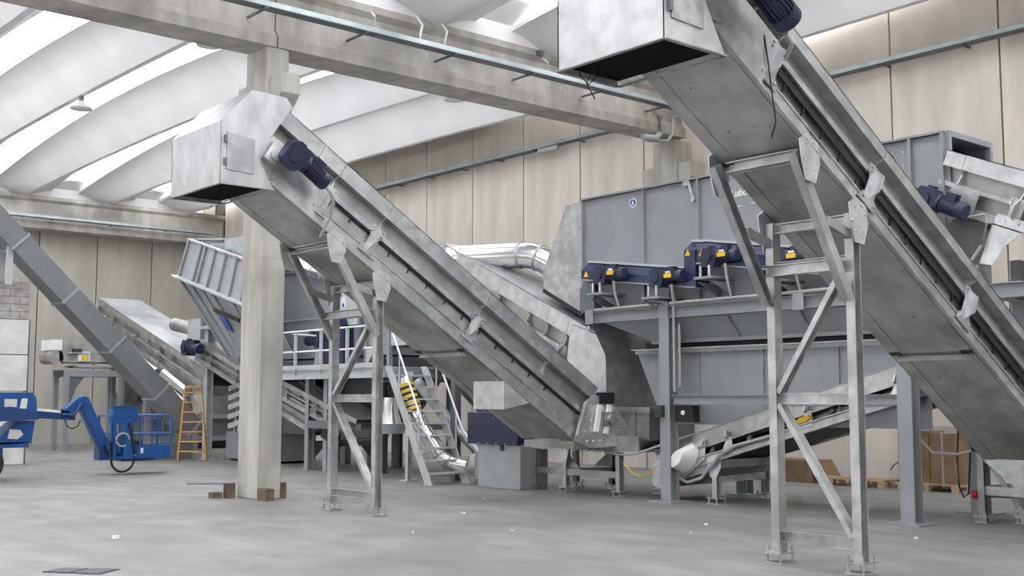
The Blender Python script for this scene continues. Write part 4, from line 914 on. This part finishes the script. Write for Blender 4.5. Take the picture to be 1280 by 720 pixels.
duct('air_duct', 'short dull duct sticking out of a white box far left above the conveyors', [(14.75, 33.2, 3.98), (14.9, 31.9, 3.75)], .2, 'galvd', False)
wbx = obj('white_box', MB().prism([(14.6, 31.95, 3.0), (14.6, 31.95, 4.06), (14.6, 31.1, 4.06), (14.6, 31.1, 3.0)], (.62, 0, 0)), 'greyl', loc=(14.9, 31.5, 3.0))
tag(wbx, 'pale steel transfer box joining the far left conveyor and the ribbed hopper', 'box')

# ================================================================== LEFT HAND CONVEYORS
cl2 = thing('covered_conveyor', 'galvanised covered conveyor at far left with patchy sloping cover sheets', 'conveyor', (15, 36, 0))
mL = conveyor(cl2, (15.0, 40.4, 4.36), YD, XL, .308, 9.3, W=1.5, H=.95, brackets=(1.5, 3.6, 5.6), fins=(2.6, 4.6, 6.6), seams=(3.0, 6.0), hood=False, tail=False, flights=False, lip_mat='galv', sheet='sheet')
part('head_cap', 'galvb', cl2, lambda q: q.box(-.05, 0, 0, 1.5, .0, .95), mL)
part('return_roller', 'chrome', cl2, lambda q: q.cyl((4.6, -.2, .02), (6.2, -.2, .0), .13, 14), mL)
part('return_roller', 'chrome', cl2, lambda q: q.cyl((6.7, -.2, .12), (8.5, -.2, .06), .15, 14), mL)
part('return_roller', 'chrome', cl2, lambda q: q.cyl((6.6, -.3, -.16), (8.6, -.3, -.22), .11, 14), mL)
part('tail_gear', 'dark', cl2, lambda q: q.box(6.25, 6.65, -.3, -.05, -.12, .14), mL)
part('tail_shroud', 'galvb', cl2, lambda q: q.prism([(8.6, -.1, .3), (9.3, -.1, .2), (9.4, -.1, -.3), (9.0, -.1, -.5), (8.5, -.1, -.1)], (0, 1.2, 0)), mL)
for (u, h) in ((1.6, 3.8),):
    b3 = mL @ Vector((u, .1, 0))
    part('leg', 'grey', cl2, lambda m: (m.bar((b3.x, b3.y, 0), (b3.x, b3.y, b3.z), .14, .14, (1, 0, 0)), m.bar((b3.x + 1.3, b3.y, 0), (b3.x + 1.3, b3.y, b3.z), .14, .14, (1, 0, 0))))
cp = thing('narrow_conveyor', 'narrow bright conveyor with a navy motor running behind the concrete column', 'conveyor', (14, 29, 0))
mP = conveyor(cp, (14.4, 31.0, 2.85), YD, XL, .30, 7.0, W=.8, H=.60, brackets=(1.0, 2.6), fins=(.4,), hood=False, tail=False, flights=False, lip_mat='galvb')
gear_motor(cp, mP @ Vector((.05, -.25, .36)), mP.to_3x3() @ Vector((1, 0, .2)), (0, 0, 1), 1.2, 'navy', 'navy blue geared motor')
part('post', 'grey', cp, lambda m: m.bar((14.5, 27.4, 0), (14.5, 27.4, 1.75), .12, .12, (1, 0, 0)))
cu = thing('under_conveyor', 'grey conveyor sloping down under the platform right of the concrete column', 'conveyor', (14.3, 24, 0))
mU = conveyor(cu, (14.3, 27.0, 2.05), YD, XL, .27, 4.9, W=.9, H=.5, brackets=(1.5, 3.0), fins=(2.2,), hood=False, tail=False, flights=False, slot=True)
part('end_box', 'black', cu, lambda q: q.box(3.6, 4.1, -.12, -.02, -.30, .05), mU)
part('support', 'greyd', cu, lambda m: m.box(14.15, 15.2, 22.4, 24.2, 1.02, 1.2))

ck = thing('drum_conveyor', 'grey conveyor head with a drum on a tall stand by the back wall', 'conveyor', (13.4, 38, 0))
part('side_plate', 'galvd', ck, lambda m: m.prism([(12.95, 38, 2.95), (12.95, 38, 3.62), (15.8, 38, 3.62), (15.8, 38, 3.05), (14.2, 38, 2.92), (13.2, 38, 2.9)], (0, .04, 0)))
part('side_plate', 'galvd', ck, lambda m: m.box(12.95, 15.8, 39.0, 39.04, 2.9, 3.62))
part('white_end', 'wpaint', ck, lambda m: m.box(12.68, 13.02, 37.98, 39.0, 3.30, 3.64))
part('drum', 'galvd', ck, lambda m: m.cyl((12.85, 38.0, 3.08), (12.85, 39.0, 3.08), .24, 18))
part('belt', 'black', ck, lambda m: m.box(12.9, 15.8, 38.1, 38.9, 3.2, 3.3))
part('flange_plate', 'greyl', ck, lambda m: m.box(13.2, 13.9, 37.92, 38.0, 3.20, 3.24))
part('bearing', 'dark', ck, lambda m: m.box(13.35, 13.65, 37.9, 38.0, 3.24, 3.36))
lb = part('notice_plate', 'wpaint', ck, lambda m: m.box(13.55, 13.95, 37.97, 37.99, 2.95, 3.27))
part('warning_mark', 'yellow', lb, lambda m: m.box(13.66, 13.88, 37.955, 37.97, 2.98, 3.14))
part('bed_rail', 'galvb', ck, lambda m: (m.box(13.5, 15.6, 37.95, 38.1, 2.74, 2.82), m.box(13.5, 15.6, 38.9, 39.0, 2.74, 2.82)))
part('stand_beam', 'grey', ck, lambda m: (m.chan((13.1, 38, 2.55), (16.4, 38, 2.55), .1, .22, .012), m.chan((13.1, 39, 2.55), (16.4, 39, 2.55), .1, .22, .012)))
for x in (13.2, 15.05, 16.6):
    for y in (38, 39):
        part('stand_post', 'grey', ck, lambda m: m.bar((x, y, 0), (x, y, 2.45), .16, .16, (1, 0, 0)))
    part('knee_plate', 'greyd', ck, lambda m: m.prism([(x + .08, 38, 2.44), (x + .6, 38, 2.44), (x + .35, 38, 2.1), (x + .08, 38, 1.4)], (0, .05, 0)))
bk = thing('baling_press', 'dark grey press with yellow marks behind the blue lift basket', 'machine', (16.5, 37.5, 0))
part('press_body', 'greyd', bk, lambda m: m.box(15.6, 18.8, 37.0, 40.5, .3, 1.9))
part('press_frame', 'grey', bk, lambda m: (m.bar((15.5, 36.9, 0), (15.5, 36.9, 2.6), .2, .2, (1, 0, 0)), m.bar((17.2, 36.9, 0), (17.2, 36.9, 2.6), .2, .2, (1, 0, 0)), m.bar((15.5, 36.9, 1.1), (18.8, 36.9, 1.1), .14, .16), m.bar((15.5, 36.9, .35), (18.8, 36.9, .35), .14, .16)))
part('press_skid', 'black', bk, lambda m: m.box(15.6, 18.8, 37.1, 40.4, 0, .3))
part('press_head', 'dark', bk, lambda m: m.prism([(15.3, 37.2, 1.6), (15.3, 37.2, 2.0), (15.7, 37.2, 2.45), (17.3, 37.2, 2.5), (17.3, 37.2, 1.6)], (0, 1.2, 0)))
for (x, z) in ((16.35, 2.05), (16.35, 1.35)):
    part('warning_mark', 'yellow', bk, lambda m: m.box(x, x + .14, 36.86, 36.88, z, z + .2))

# ---- steep grey casing at the far left
g = thing('inclined_casing', 'long grey painted boxed elevator leaning steeply across the far left', 'conveyor', (13.8, 31.4, 0))
GT = .985; gc = 1 / math.sqrt(1 + GT * GT)
mG = Matrix.Translation(Vector((14.05, 31.0, .95))) @ Matrix(((-gc, 0, -GT * gc), (0, 1, 0), (GT * gc, 0, -gc))).to_4x4() @ Matrix(((1, 0, 0), (0, 1, 0), (0, 0, -1))).to_4x4()
cutg = [-.35, 1.1, 2.95, 4.8, 6.7, 8.6, 10.5]
for i in range(6):
    part('casing_section', 'greyg', g, lambda q: q.box(cutg[i] + .01, cutg[i + 1] - .01, 0, .85, -.02, .54), mG)
    part('casing_flange', 'greym', g, lambda q: q.box(cutg[i] - .03, cutg[i] + .03, -.035, .885, -.055, .575), mG)
    part('flange_bolt', 'galvb', g, lambda q: [q.cyl((cutg[i] + .4 * k, .02, .54), (cutg[i] + .4 * k, .02, .57), .018, 6) for k in range(1, 4)], mG)
part('foot', 'greyd', g, lambda m: m.box(13.3, 14.4, 31.05, 31.8, 0, .5))
part('support_post', 'greyl', g, lambda m: (m.bar((9.25, 31.2, 4.7), (9.25, 31.2, 6.1), .14, .14, (1, 0, 0)), m.bar((9.25, 31.9, 0), (9.25, 31.9, 6.0), .14, .14, (1, 0, 0))))
part('support_post', 'greyd', g, lambda m: (m.bar((9.05, 33.4, 0), (9.05, 33.4, 6.1), .16, .16, (1, 0, 0)), m.bar((9.05, 33.4, 4.6), (9.3, 31.9, 6.0), .1, .1), m.bar((8.6, 31.9, 6.05), (9.9, 31.9, 6.05), .1, .1)))

# ================================================================== CONCRETE BLOCK PARTITION AT THE LEFT EDGE
bp = thing('block_partition', 'partition of large pale slabs with grey blockwork on top at the left edge', 'partition', (8, 31.6, 0))
for i, (z0, z1) in enumerate(((0, .93), (.95, 1.9), (1.92, 2.86), (2.88, 3.80))):
    for (x0, x1) in ((3.4, 6.58), (6.6, 9.85)):
        part('slab', 'slab', bp, lambda m: m.box(x0, x1, 31.3 + .012 * (i % 2), 31.75, z0, z1), bevel=.015)
for r_ in range(5):
    z0 = 3.82 + .20 * r_
    off = .0 if r_ % 2 else .25
    x = 9.85
    first = True
    while x > 5.2:
        w = .25 if (first and off) else .5
        part('block', 'block', bp, lambda m: m.box(x - w + .008, x - .004, 31.34 + random.uniform(0, .012), 31.7, z0, z0 + .19))
        x -= w; first = False
part('edge_strip', 'greyd', bp, lambda m: m.box(9.86, 9.90, 31.36, 31.7, 0, 3.8))

# ================================================================== BLUE BOOM LIFT
bl = thing('boom_lift', 'blue articulated boom lift with its basket hovering just above the floor', 'lift', (8.0, 26, 0))
bx0, bx1, by0, by1 = 9.95, 11.36, 25.62, 26.38
bz = .42
fr = MB()
for z in (1.34, .92):
    fr.tube([(bx0, by0, z), (bx1, by0, z), (bx1, by1, z), (bx0, by1, z), (bx0, by0, z)], .022, 8)
for (x, y) in ((bx0, by0), (10.42, by0), (10.62, by0), (10.9, by0), (11.15, by0), (bx1, by0), (bx1, by1), (bx0, by1), (10.6, by1), (11.0, by1)):
    fr.tube([(x, y, bz), (x, y, 1.34)], .018 if x not in (bx0, bx1) else .028, 8)
obj('basket_rail', fr, 'blue', bl)
bf = part('basket_floor', 'blue', bl, lambda m: (m.box(bx0, bx1, by0, by1, bz - .06, bz), m.box(bx0 + .6, bx1, by0 - .01, by0 + .01, bz, bz + .22), m.box(bx1 - .01, bx1 + .01, by0, by1, bz, bz + .22), m.box(bx0 + .6, bx1, by1 - .01, by1 + .01, bz, bz + .22)))
part('toe_plate', 'blued', bf, lambda m: m.box(bx0 + .3, bx1 - .35, by0 + .1, by1 - .1, bz - .12, bz - .06))
part('sticker', 'wpaint', bf, lambda m: m.box(10.64, 10.70, by0 - .02, by0 - .012, bz + .06, bz + .18))
cbx = part('control_console', 'blue', bl, lambda m: (m.prism([(bx0 + .0, by0 - .08, 1.16), (bx0 + .0, by0 - .08, 1.47), (bx0 + .08, by0 - .08, 1.54), (bx0 + .50, by0 - .08, 1.54), (bx0 + .58, by0 - .08, 1.46), (bx0 + .58, by0 - .08, 1.16)], (0, .3, 0))))
part('console_lid', 'blued', cbx, lambda m: m.box(bx0 + .02, bx0 + .5, by0 - .1, by0 + .2, 1.54, 1.56))
part('console_groove', 'blued', cbx, lambda m: m.box(bx0 + .01, bx0 + .56, by0 - .09, by0 - .08, 1.30, 1.315))
part('mounting_post', 'blue', bl, lambda m: (m.box(10.22, 10.44, by0 - .05, by0 + .14, .36, 1.16), m.box(9.98, 10.05, by0 - .05, by0 + .03, .36, 1.16), m.box(10.1, 10.16, by0 - .04, by0 + .02, .5, 1.16)))
part('basket_pivot', 'blued', bl, lambda m: (m.box(9.75, 10.3, 25.75, 26.1, .34, .62), m.cyl((9.98, 25.6, .66), (9.98, 26.1, .66), .14, 16)))
part('jib', 'blue', bl, lambda m: m.bar((9.40, 25.9, 1.60), (9.98, 25.9, .42), .20, .26, (1, 0, 1)))
part('jib_cover', 'blued', bl, lambda m: m.bar((9.33, 25.78, 1.50), (9.86, 25.78, .42), .03, .09, (1, 0, 1)))
part('elbow', 'blue', bl, lambda m: (m.bar((8.98, 25.9, 1.36), (9.36, 25.9, 1.70), .18, .20, (0, 0, 1)), m.cyl((9.38, 25.78, 1.65), (9.38, 26.02, 1.65), .13, 16), m.box(8.86, 9.15, 25.78, 26.02, 1.33, 1.5)))
part('upper_arm', 'blued', bl, lambda m: m.bar((7.2, 25.9, 1.46), (9.2, 25.9, 1.33), .18, .17))
part('arm_cover', 'wpaint', bl, lambda m: m.bar((8.0, 25.79, 1.53), (9.05, 25.79, 1.42), .02, .06))
part('jib_cylinder', 'blued', bl, lambda m: m.tube([(8.9, 25.78, 1.38), (9.15, 25.78, 1.36), (9.32, 25.78, 1.62)], .04, 8))
part('hose', 'black', bl, lambda m: m.tube([(8.92, 25.7, 1.28), (8.98, 25.7, 1.12), (9.1, 25.7, 1.06), (9.22, 25.7, 1.12), (9.28, 25.7, 1.26)], .014, 8))
part('hose', 'black', bl, lambda m: m.tube([(9.94, 25.55, .75), (9.93, 25.55, .42)] + arc((10.2, 25.55, .34), .26, 180, 360, 10, (1, 0, 0), (0, 0, 1)) + [(10.47, 25.55, .5), (10.40, 25.55, .95), (10.3, 25.55, 1.2)], .028, 8))
part('hose', 'conduit', bl, lambda m: m.tube(arc((10.18, 25.52, .80), .15, 0, 300, 12, (1, 0, 0), (0, 0, 1)), .025, 6))
part('turret_cowl', 'blue', bl, lambda m: m.prism([(6.0, 25.4, 1.38), (6.0, 25.4, 1.86), (8.1, 25.4, 1.86), (8.2, 25.4, 1.76), (8.24, 25.4, 1.38)], (0, 1.1, 0)))
part('cowl_window', 'slab', bl, lambda m: (m.box(7.55, 7.80, 25.38, 25.4, 1.55, 1.72), m.prism([(7.86, 25.38, 1.52), (8.0, 25.38, 1.52), (8.02, 25.38, 1.73), (7.9, 25.38, 1.73)], (0, .02, 0))))
part('turret_arm', 'blued', bl, lambda m: (m.prism([(6.2, 25.35, 1.2), (6.2, 25.35, 1.52), (7.7, 25.35, 1.56), (8.25, 25.35, 1.40), (8.25, 25.35, 1.28)], (0, .05, 0))))
part('lower_link', 'blue', bl, lambda m: (m.prism([(7.5, 25.6, .75), (7.5, 25.6, .88), (7.9, 25.6, 1.25), (8.26, 25.6, 1.25), (8.20, 25.6, .78)], (0, .7, 0)), m.box(6.2, 8.15, 25.6, 26.4, .68, .80)))
part('link_opening', 'slab', bl, lambda m: m.prism([(7.7, 25.58, .88), (7.74, 25.58, 1.08), (7.95, 25.58, 1.06), (8.02, 25.58, .96), (7.9, 25.58, .86)], (0, .02, 0)))
part('chassis', 'blued', bl, lambda m: m.box(5.2, 7.5, 25.2, 26.8, .35, .72))
for (x, y) in ((5.6, 25.1), (7.1, 25.1), (5.6, 26.9), (7.1, 26.9)):
    wh = part('wheel', 'black', bl, lambda m: m.lathe((x, y - .13, .38), (0, 1, 0), [(0, .2), (0, .36), (.05, .38), (.21, .38), (.26, .36), (.26, .2)], 22))
    part('wheel_hub', 'wpaint', wh, lambda m: m.cyl((x, y - .12, .38), (x, y + .12, .38), .2, 16))

# ================================================================== STEP LADDER
ld = thing('step_ladder', 'orange wooden step ladder standing open before the steep grey casing', 'ladder', (14.0, 30.3, 0))
fa, fb = Vector((13.55, 30.05, 0)), Vector((14.15, 29.55, 0)); ta, tb = Vector((13.80, 30.25, 2.05)), Vector((14.15, 29.96, 2.05))
ba, bb = Vector((13.95, 31.0, 0)), Vector((14.6, 30.45, 0))
part('front_rail', 'orange', ld, lambda m: m.bar(fa, ta, .06, .03, (1, -1, 0))); part('front_rail', 'orange', ld, lambda m: m.bar(fb, tb, .06, .03, (1, -1, 0)))
part('back_rail', 'orange', ld, lambda m: m.bar(ba, ta, .05, .03, (1, -1, 0))); part('back_rail', 'orange', ld, lambda m: m.bar(bb, tb, .05, .03, (1, -1, 0)))
for i in range(1, 8):
    f = i / 7.6
    part('step', 'orange', ld, lambda m: m.bar(lerp(fa, ta, f), lerp(fb, tb, f), .09, .035))
part('top_cap', 'orange', ld, lambda m: m.bar(ta, tb, .18, .04))

# ================================================================== STORES AGAINST THE RIGHT WALL
bx = thing('cardboard_box', 'long brown cardboard box on the floor by the right wall', 'box', (20.2, 14.3, 0))
part('carton', 'card', bx, lambda m: m.prism([(20.0, 15.6, 0), (20.0, 15.6, .46), (20.0, 13.95, .46), (20.0, 13.95, 0)], (.7, 0, 0)))
part('flap', 'card', bx, lambda m: m.prism([(20.0, 13.95, .46), (20.7, 13.95, .46), (20.7, 13.72, .08), (20.0, 13.72, .08)], (0, -.012, 0)))
part('printed_mark', 'woodd', bx, lambda m: (m.prism([(19.992, 14.85, .16), (19.992, 14.65, .16), (19.992, 14.75, .28)], (.008, 0, 0)), m.box(19.992, 20.0, 14.45, 15.0, .10, .115)))
def pallet(x0, y0, lx, ly, label):
    t = thing('wooden_pallet', label, 'pallet', (x0, y0, 0))
    n = 5
    for i in range(n):
        x = x0 + i * (lx - .1) / (n - 1)
        part('deck_board', 'wood', t, lambda m: m.box(x, x + .1, y0, y0 + ly, .122, .144))
    for j in range(3):
        y = y0 + j * (ly - .1) / 2
        part('stringer', 'wood', t, lambda m: m.box(x0, x0 + lx, y, y + .1, .10, .122))
        for i in range(3):
            x = x0 + i * (lx - .1) / 2
            part('pallet_block', 'wood', t, lambda m: m.box(x, x + .1, y, y + .1, .022, .10))
        part('bottom_board', 'wood', t, lambda m: m.box(x0, x0 + lx, y, y + .1, 0, .022))
    return t
pallet(19.9, 12.3, .8, 1.2, 'empty wooden pallet on the floor nearest the cardboard box')
pl2 = pallet(19.95, 10.8, .85, 1.2, 'wooden pallet under the wrapped brown board stack')
obj('plank', MB().box(20.0, 20.1, 12.2, 13.7, .15, .175), 'wood', loc=(20, 13, .15))
tag(bpy.data.objects['plank'], 'loose wooden plank lying across the empty pallet', 'plank')
cr = thing('wrapped_stack', 'tall stack of brown boards and grey mesh wrapped on a pallet', 'stack', (20.3, 11.3, .15))
part('board', 'card', cr, lambda m: m.box(20.05, 20.10, 11.72, 12.02, .146, 1.5))
part('mesh_panel', 'greyd', cr, lambda m: [m.box(20.05, 20.07, 11.62 + .03 * i, 11.635 + .03 * i, .146, 1.45) for i in range(3)])
for i, (y0, y1) in enumerate(((11.35, 11.58), (11.12, 11.33), (10.86, 11.06))):
    part('board', 'card', cr, lambda m: m.box(20.0, 20.6, y0, y1, .146, 1.12 - .02 * i))
part('wrap', 'plastic', cr, lambda m: (m.box(20.62, 20.64, 10.85, 11.9, .146, 1.2), m.box(20.02, 20.62, 11.05, 11.12, .146, 1.1)))
part('foam_sheet', 'wpaint', cr, lambda m: m.box(20.0, 20.55, 11.60, 11.95, .146, .19))
ws = obj('bent_pipe', MB().tube(arc((20.5, 12.2, .22), .28, 20, 180, 8, (0, 1, 0), (0, 0, 1)), .012, 6), 'black', loc=(20.5, 12.2, .15))
tag(ws, 'thin black bent pipe resting on the empty pallet by the wall', 'pipe')

# ================================================================== CABLE TRAYS, CONDUITS, LAMPS
def tray(name, label, p, q, wall, step=2.1, n0=.6):
    t = thing(name, label, 'cable tray', p)
    p, q = Vector(p), Vector(q); wv = Vector(wall)
    d = (q - p).normalized(); L = (q - p).length
    m = MB()
    part('tray_base', 'greyd', t, lambda m: m.bar(p, q, .23, .012, (0, 0, 1), 0, -.008))  # darker base colour stands for the shade under the tray
    m.bar(p - wv.normalized() * .12, q - wv.normalized() * .12, .012, .09, (0, 0, 1), 0, .045); m.bar(p + wv.normalized() * .12, q + wv.normalized() * .12, .012, .09, (0, 0, 1), 0, .045)
    obj('tray_channel', m, 'tray', t)
    u = n0
    while u < L:
        c = p + d * u
        part('bracket', 'greyd', t, lambda m: (m.bar(c - wv.normalized() * .12 + Vector((0, 0, -.025)), c + wv + Vector((0, 0, -.025)), .045, .035, (0, 0, 1))))
        u += step
    return t
t1 = tray('cable_tray', 'grey green cable tray on brackets along the near roof beam', (2.0, 17.32, 8.46), (19.9, 17.32, 8.46), (0, .60, 0), 2.05, 1.0)
for (x, z0, z1) in ((11.55, 8.5, 9.05), (12.6, 8.5, 9.2), (13.2, 8.5, 9.2), (15.95, 8.5, 9.0), (12.75, 8.30, 8.42), (16.3, 8.30, 8.42)):
    part('conduit_drop', 'wpaint', t1, lambda m: m.tube([(x, 17.5, z0), (x, 17.5, (z0 + z1) / 2 - .1), (x + (.0 if z1 - z0 < .6 else .05), 17.5, (z0 + z1) / 2 + .1), (x + .05, 17.72, z1)] if z1 > 8.6 else [(x, 17.5, z0), (x, 17.5, z1)], .022, 6))
jb = part('junction_box', 'greyd', t1, lambda m: m.box(15.9, 16.05, 17.76, 17.84, 9.08, 9.18))
tray('cable_tray', 'grey green cable tray on brackets high on the right wall left of the beam end', (20.95, 19.6, 8.68), (20.95, 33.5, 8.68), (.25, 0, 0), 1.7, .5)
tray('cable_tray', 'grey green cable tray on brackets high on the right wall at upper right', (20.95, 17.2, 8.68), (20.95, 3.0, 8.68), (.25, 0, 0), 1.75, 1.1)
tray('cable_tray', 'grey cable tray along the far roof beam by the back wall', (9, 42.9, 8.36), (20.6, 42.9, 8.36), (0, .2, 0), 2.2, .8)
lt = obj('wall_fixture', MB().box(20.86, 20.94, 22.55, 23.35, 8.55, 8.66), 'greyl', loc=(20.9, 23, 8.55))
tag(lt, 'slim white strip light under the wall cable tray', 'light')
for i, (pts, lab) in enumerate((([(19.15, 17.4, 8.30), (19.33, 17.4, 8.22), (19.33, 17.4, 7.82), (19.2, 17.4, 7.68), (18.8, 17.45, 7.66)], 'grey cable duct bending down at the beam end, left of the pair'),
                                ([(19.95, 17.4, 8.30), (19.80, 17.4, 8.26), (19.77, 17.4, 7.85), (19.6, 17.4, 7.68), (18.95, 17.45, 7.60)], 'thinner grey conduit bending down at the beam end, right of the pair'))):
    o = obj('bent_conduit', MB().tube(pts, .075 if i == 0 else .035, 10), 'conduit', loc=pts[0]); tag(o, lab, 'conduit')
def bay_lamp(p, label, up=.35):
    t = thing('hanging_lamp', label, 'lamp', p)
    p = Vector(p)
    part('shade', 'greyl', t, lambda m: m.lathe(p, (0, 0, 1), [(0, .27), (.03, .28), (.10, .20), (.20, .10), (.20, 0)], 20))
    part('lens', 'wpaint', t, lambda m: m.cyl(p + Vector((0, 0, .01)), p + Vector((0, 0, .03)), .26, 20))
    part('gear_housing', 'greyd', t, lambda m: m.cyl(p + Vector((0, 0, .2)), p + Vector((0, 0, up)), .07, 10))
bay_lamp((10.05, 28.6, 9.02), 'small grey lamp hung under a roof shell at upper left', .40)
bay_lamp((10.05, 21.3, 8.92), 'round grey lamp just below the near beam left of the column', .42)
bay_lamp((16.45, 36.5, 9.0), 'small grey lamp half hidden by the left conveyor head', .40)
bay_lamp((16.45, 21.4, 8.92), 'round grey lamp under the near beam right of the column', .42)

# ================================================================== FLOOR ITEMS
gr = thing('drain_grate', 'dark steel floor drain grate in two halves at the lower left', 'grate', (4.3, 11.75, 0))
part('sump', 'black', gr, lambda m: m.prism([(3.98, 11.95, .001), (4.22, 12.08, .001), (4.66, 11.62, .001), (4.36, 11.42, .001)], (0, 0, .003)))
for s in (0, 1):
    for i in range(9):
        a = Vector((3.98, 11.95, .008)).lerp(Vector((4.36, 11.42, .008)), (i + .5 + 10 * s) / 19.5)
        b2 = Vector((4.22, 12.08, .008)).lerp(Vector((4.66, 11.62, .008)), (i + .5 + 10 * s) / 19.5)
        part('grate_bar', 'greyd', gr, lambda m: m.bar(a, b2, .017, .01))
def woodblock(b, lab, nm='wood_block', mat='woodd'):
    o = obj(nm, MB().box(*b), mat, loc=((b[0] + b[1]) / 2, (b[2] + b[3]) / 2, b[4])); tag(o, lab, 'wood'); return o
woodblock((9.3, 9.42, 18.5, 18.72, 0, .24), 'upright dark wood block against the left side of the column')
woodblock((9.06, 9.24, 18.62, 18.8, 0, .10), 'low dark wood block left of the upright block by the column')
woodblock((9.98, 10.10, 17.92, 18.1, 0, .27), 'dark wood block against the right side of the column')
woodblock((9.5, 9.66, 17.55, 17.86, 0, .20), 'old wood block in front of the column corner')
o = obj('steel_plate', MB().prism([(8.7, 18.9, .245), (9.42, 18.75, .245), (9.44, 18.55, .245), (9.3, 18.5, .245)], (0, 0, .02)), 'greyd', loc=(9.1, 18.7, .245)); tag(o, 'thin dark plate resting on the upright block left of the column', 'plate')
for (x, y, s, lab) in ((5.6, 14.2, .05, 'largest white paper scrap on the floor left of the drain grate'), (10.8, 13.8, .03, 'white scrap on the floor right of the left trestle foot'), (9.9, 11.6, .025, 'white crumb on the open floor in the middle foreground'),
                      (12.4, 10.4, .03, 'white scrap on the floor left of the near trestle, farther one'), (11.5, 9.9, .02, 'white crumb on the floor left of the near trestle, nearer one'), (13.2, 7.7, .03, 'white scrap on the floor between the near trestle legs'),
                      (12.6, 15.5, .025, 'white scrap on the floor before the floor cabinet'), (8.8, 12.3, .02, 'white crumb on the floor right of the drain grate')):
    mb = MB()
    q = [(x + s * math.cos(a) * random.uniform(.6, 1.3), y + s * math.sin(a) * random.uniform(.6, 1.3), .0) for a in (0, 1.1, 2.2, 3.3, 4.4, 5.5)]
    mb.prism(q, (random.uniform(-.004, .004), 0, s * .7))
    o = obj('paper_scrap', mb, 'wpaint', loc=(x, y, 0)); tag(o, lab, 'debris')
for o in bpy.data.objects:      # rows of bolts and wires too small to pick apart
    if o.name.split('.')[0] in ('bolt_row', 'bolt_set', 'rivet', 'edge_bolts', 'flange_bolt', 'housing_bolt', 'shelf_bolt'):
        o['kind'] = 'stuff'
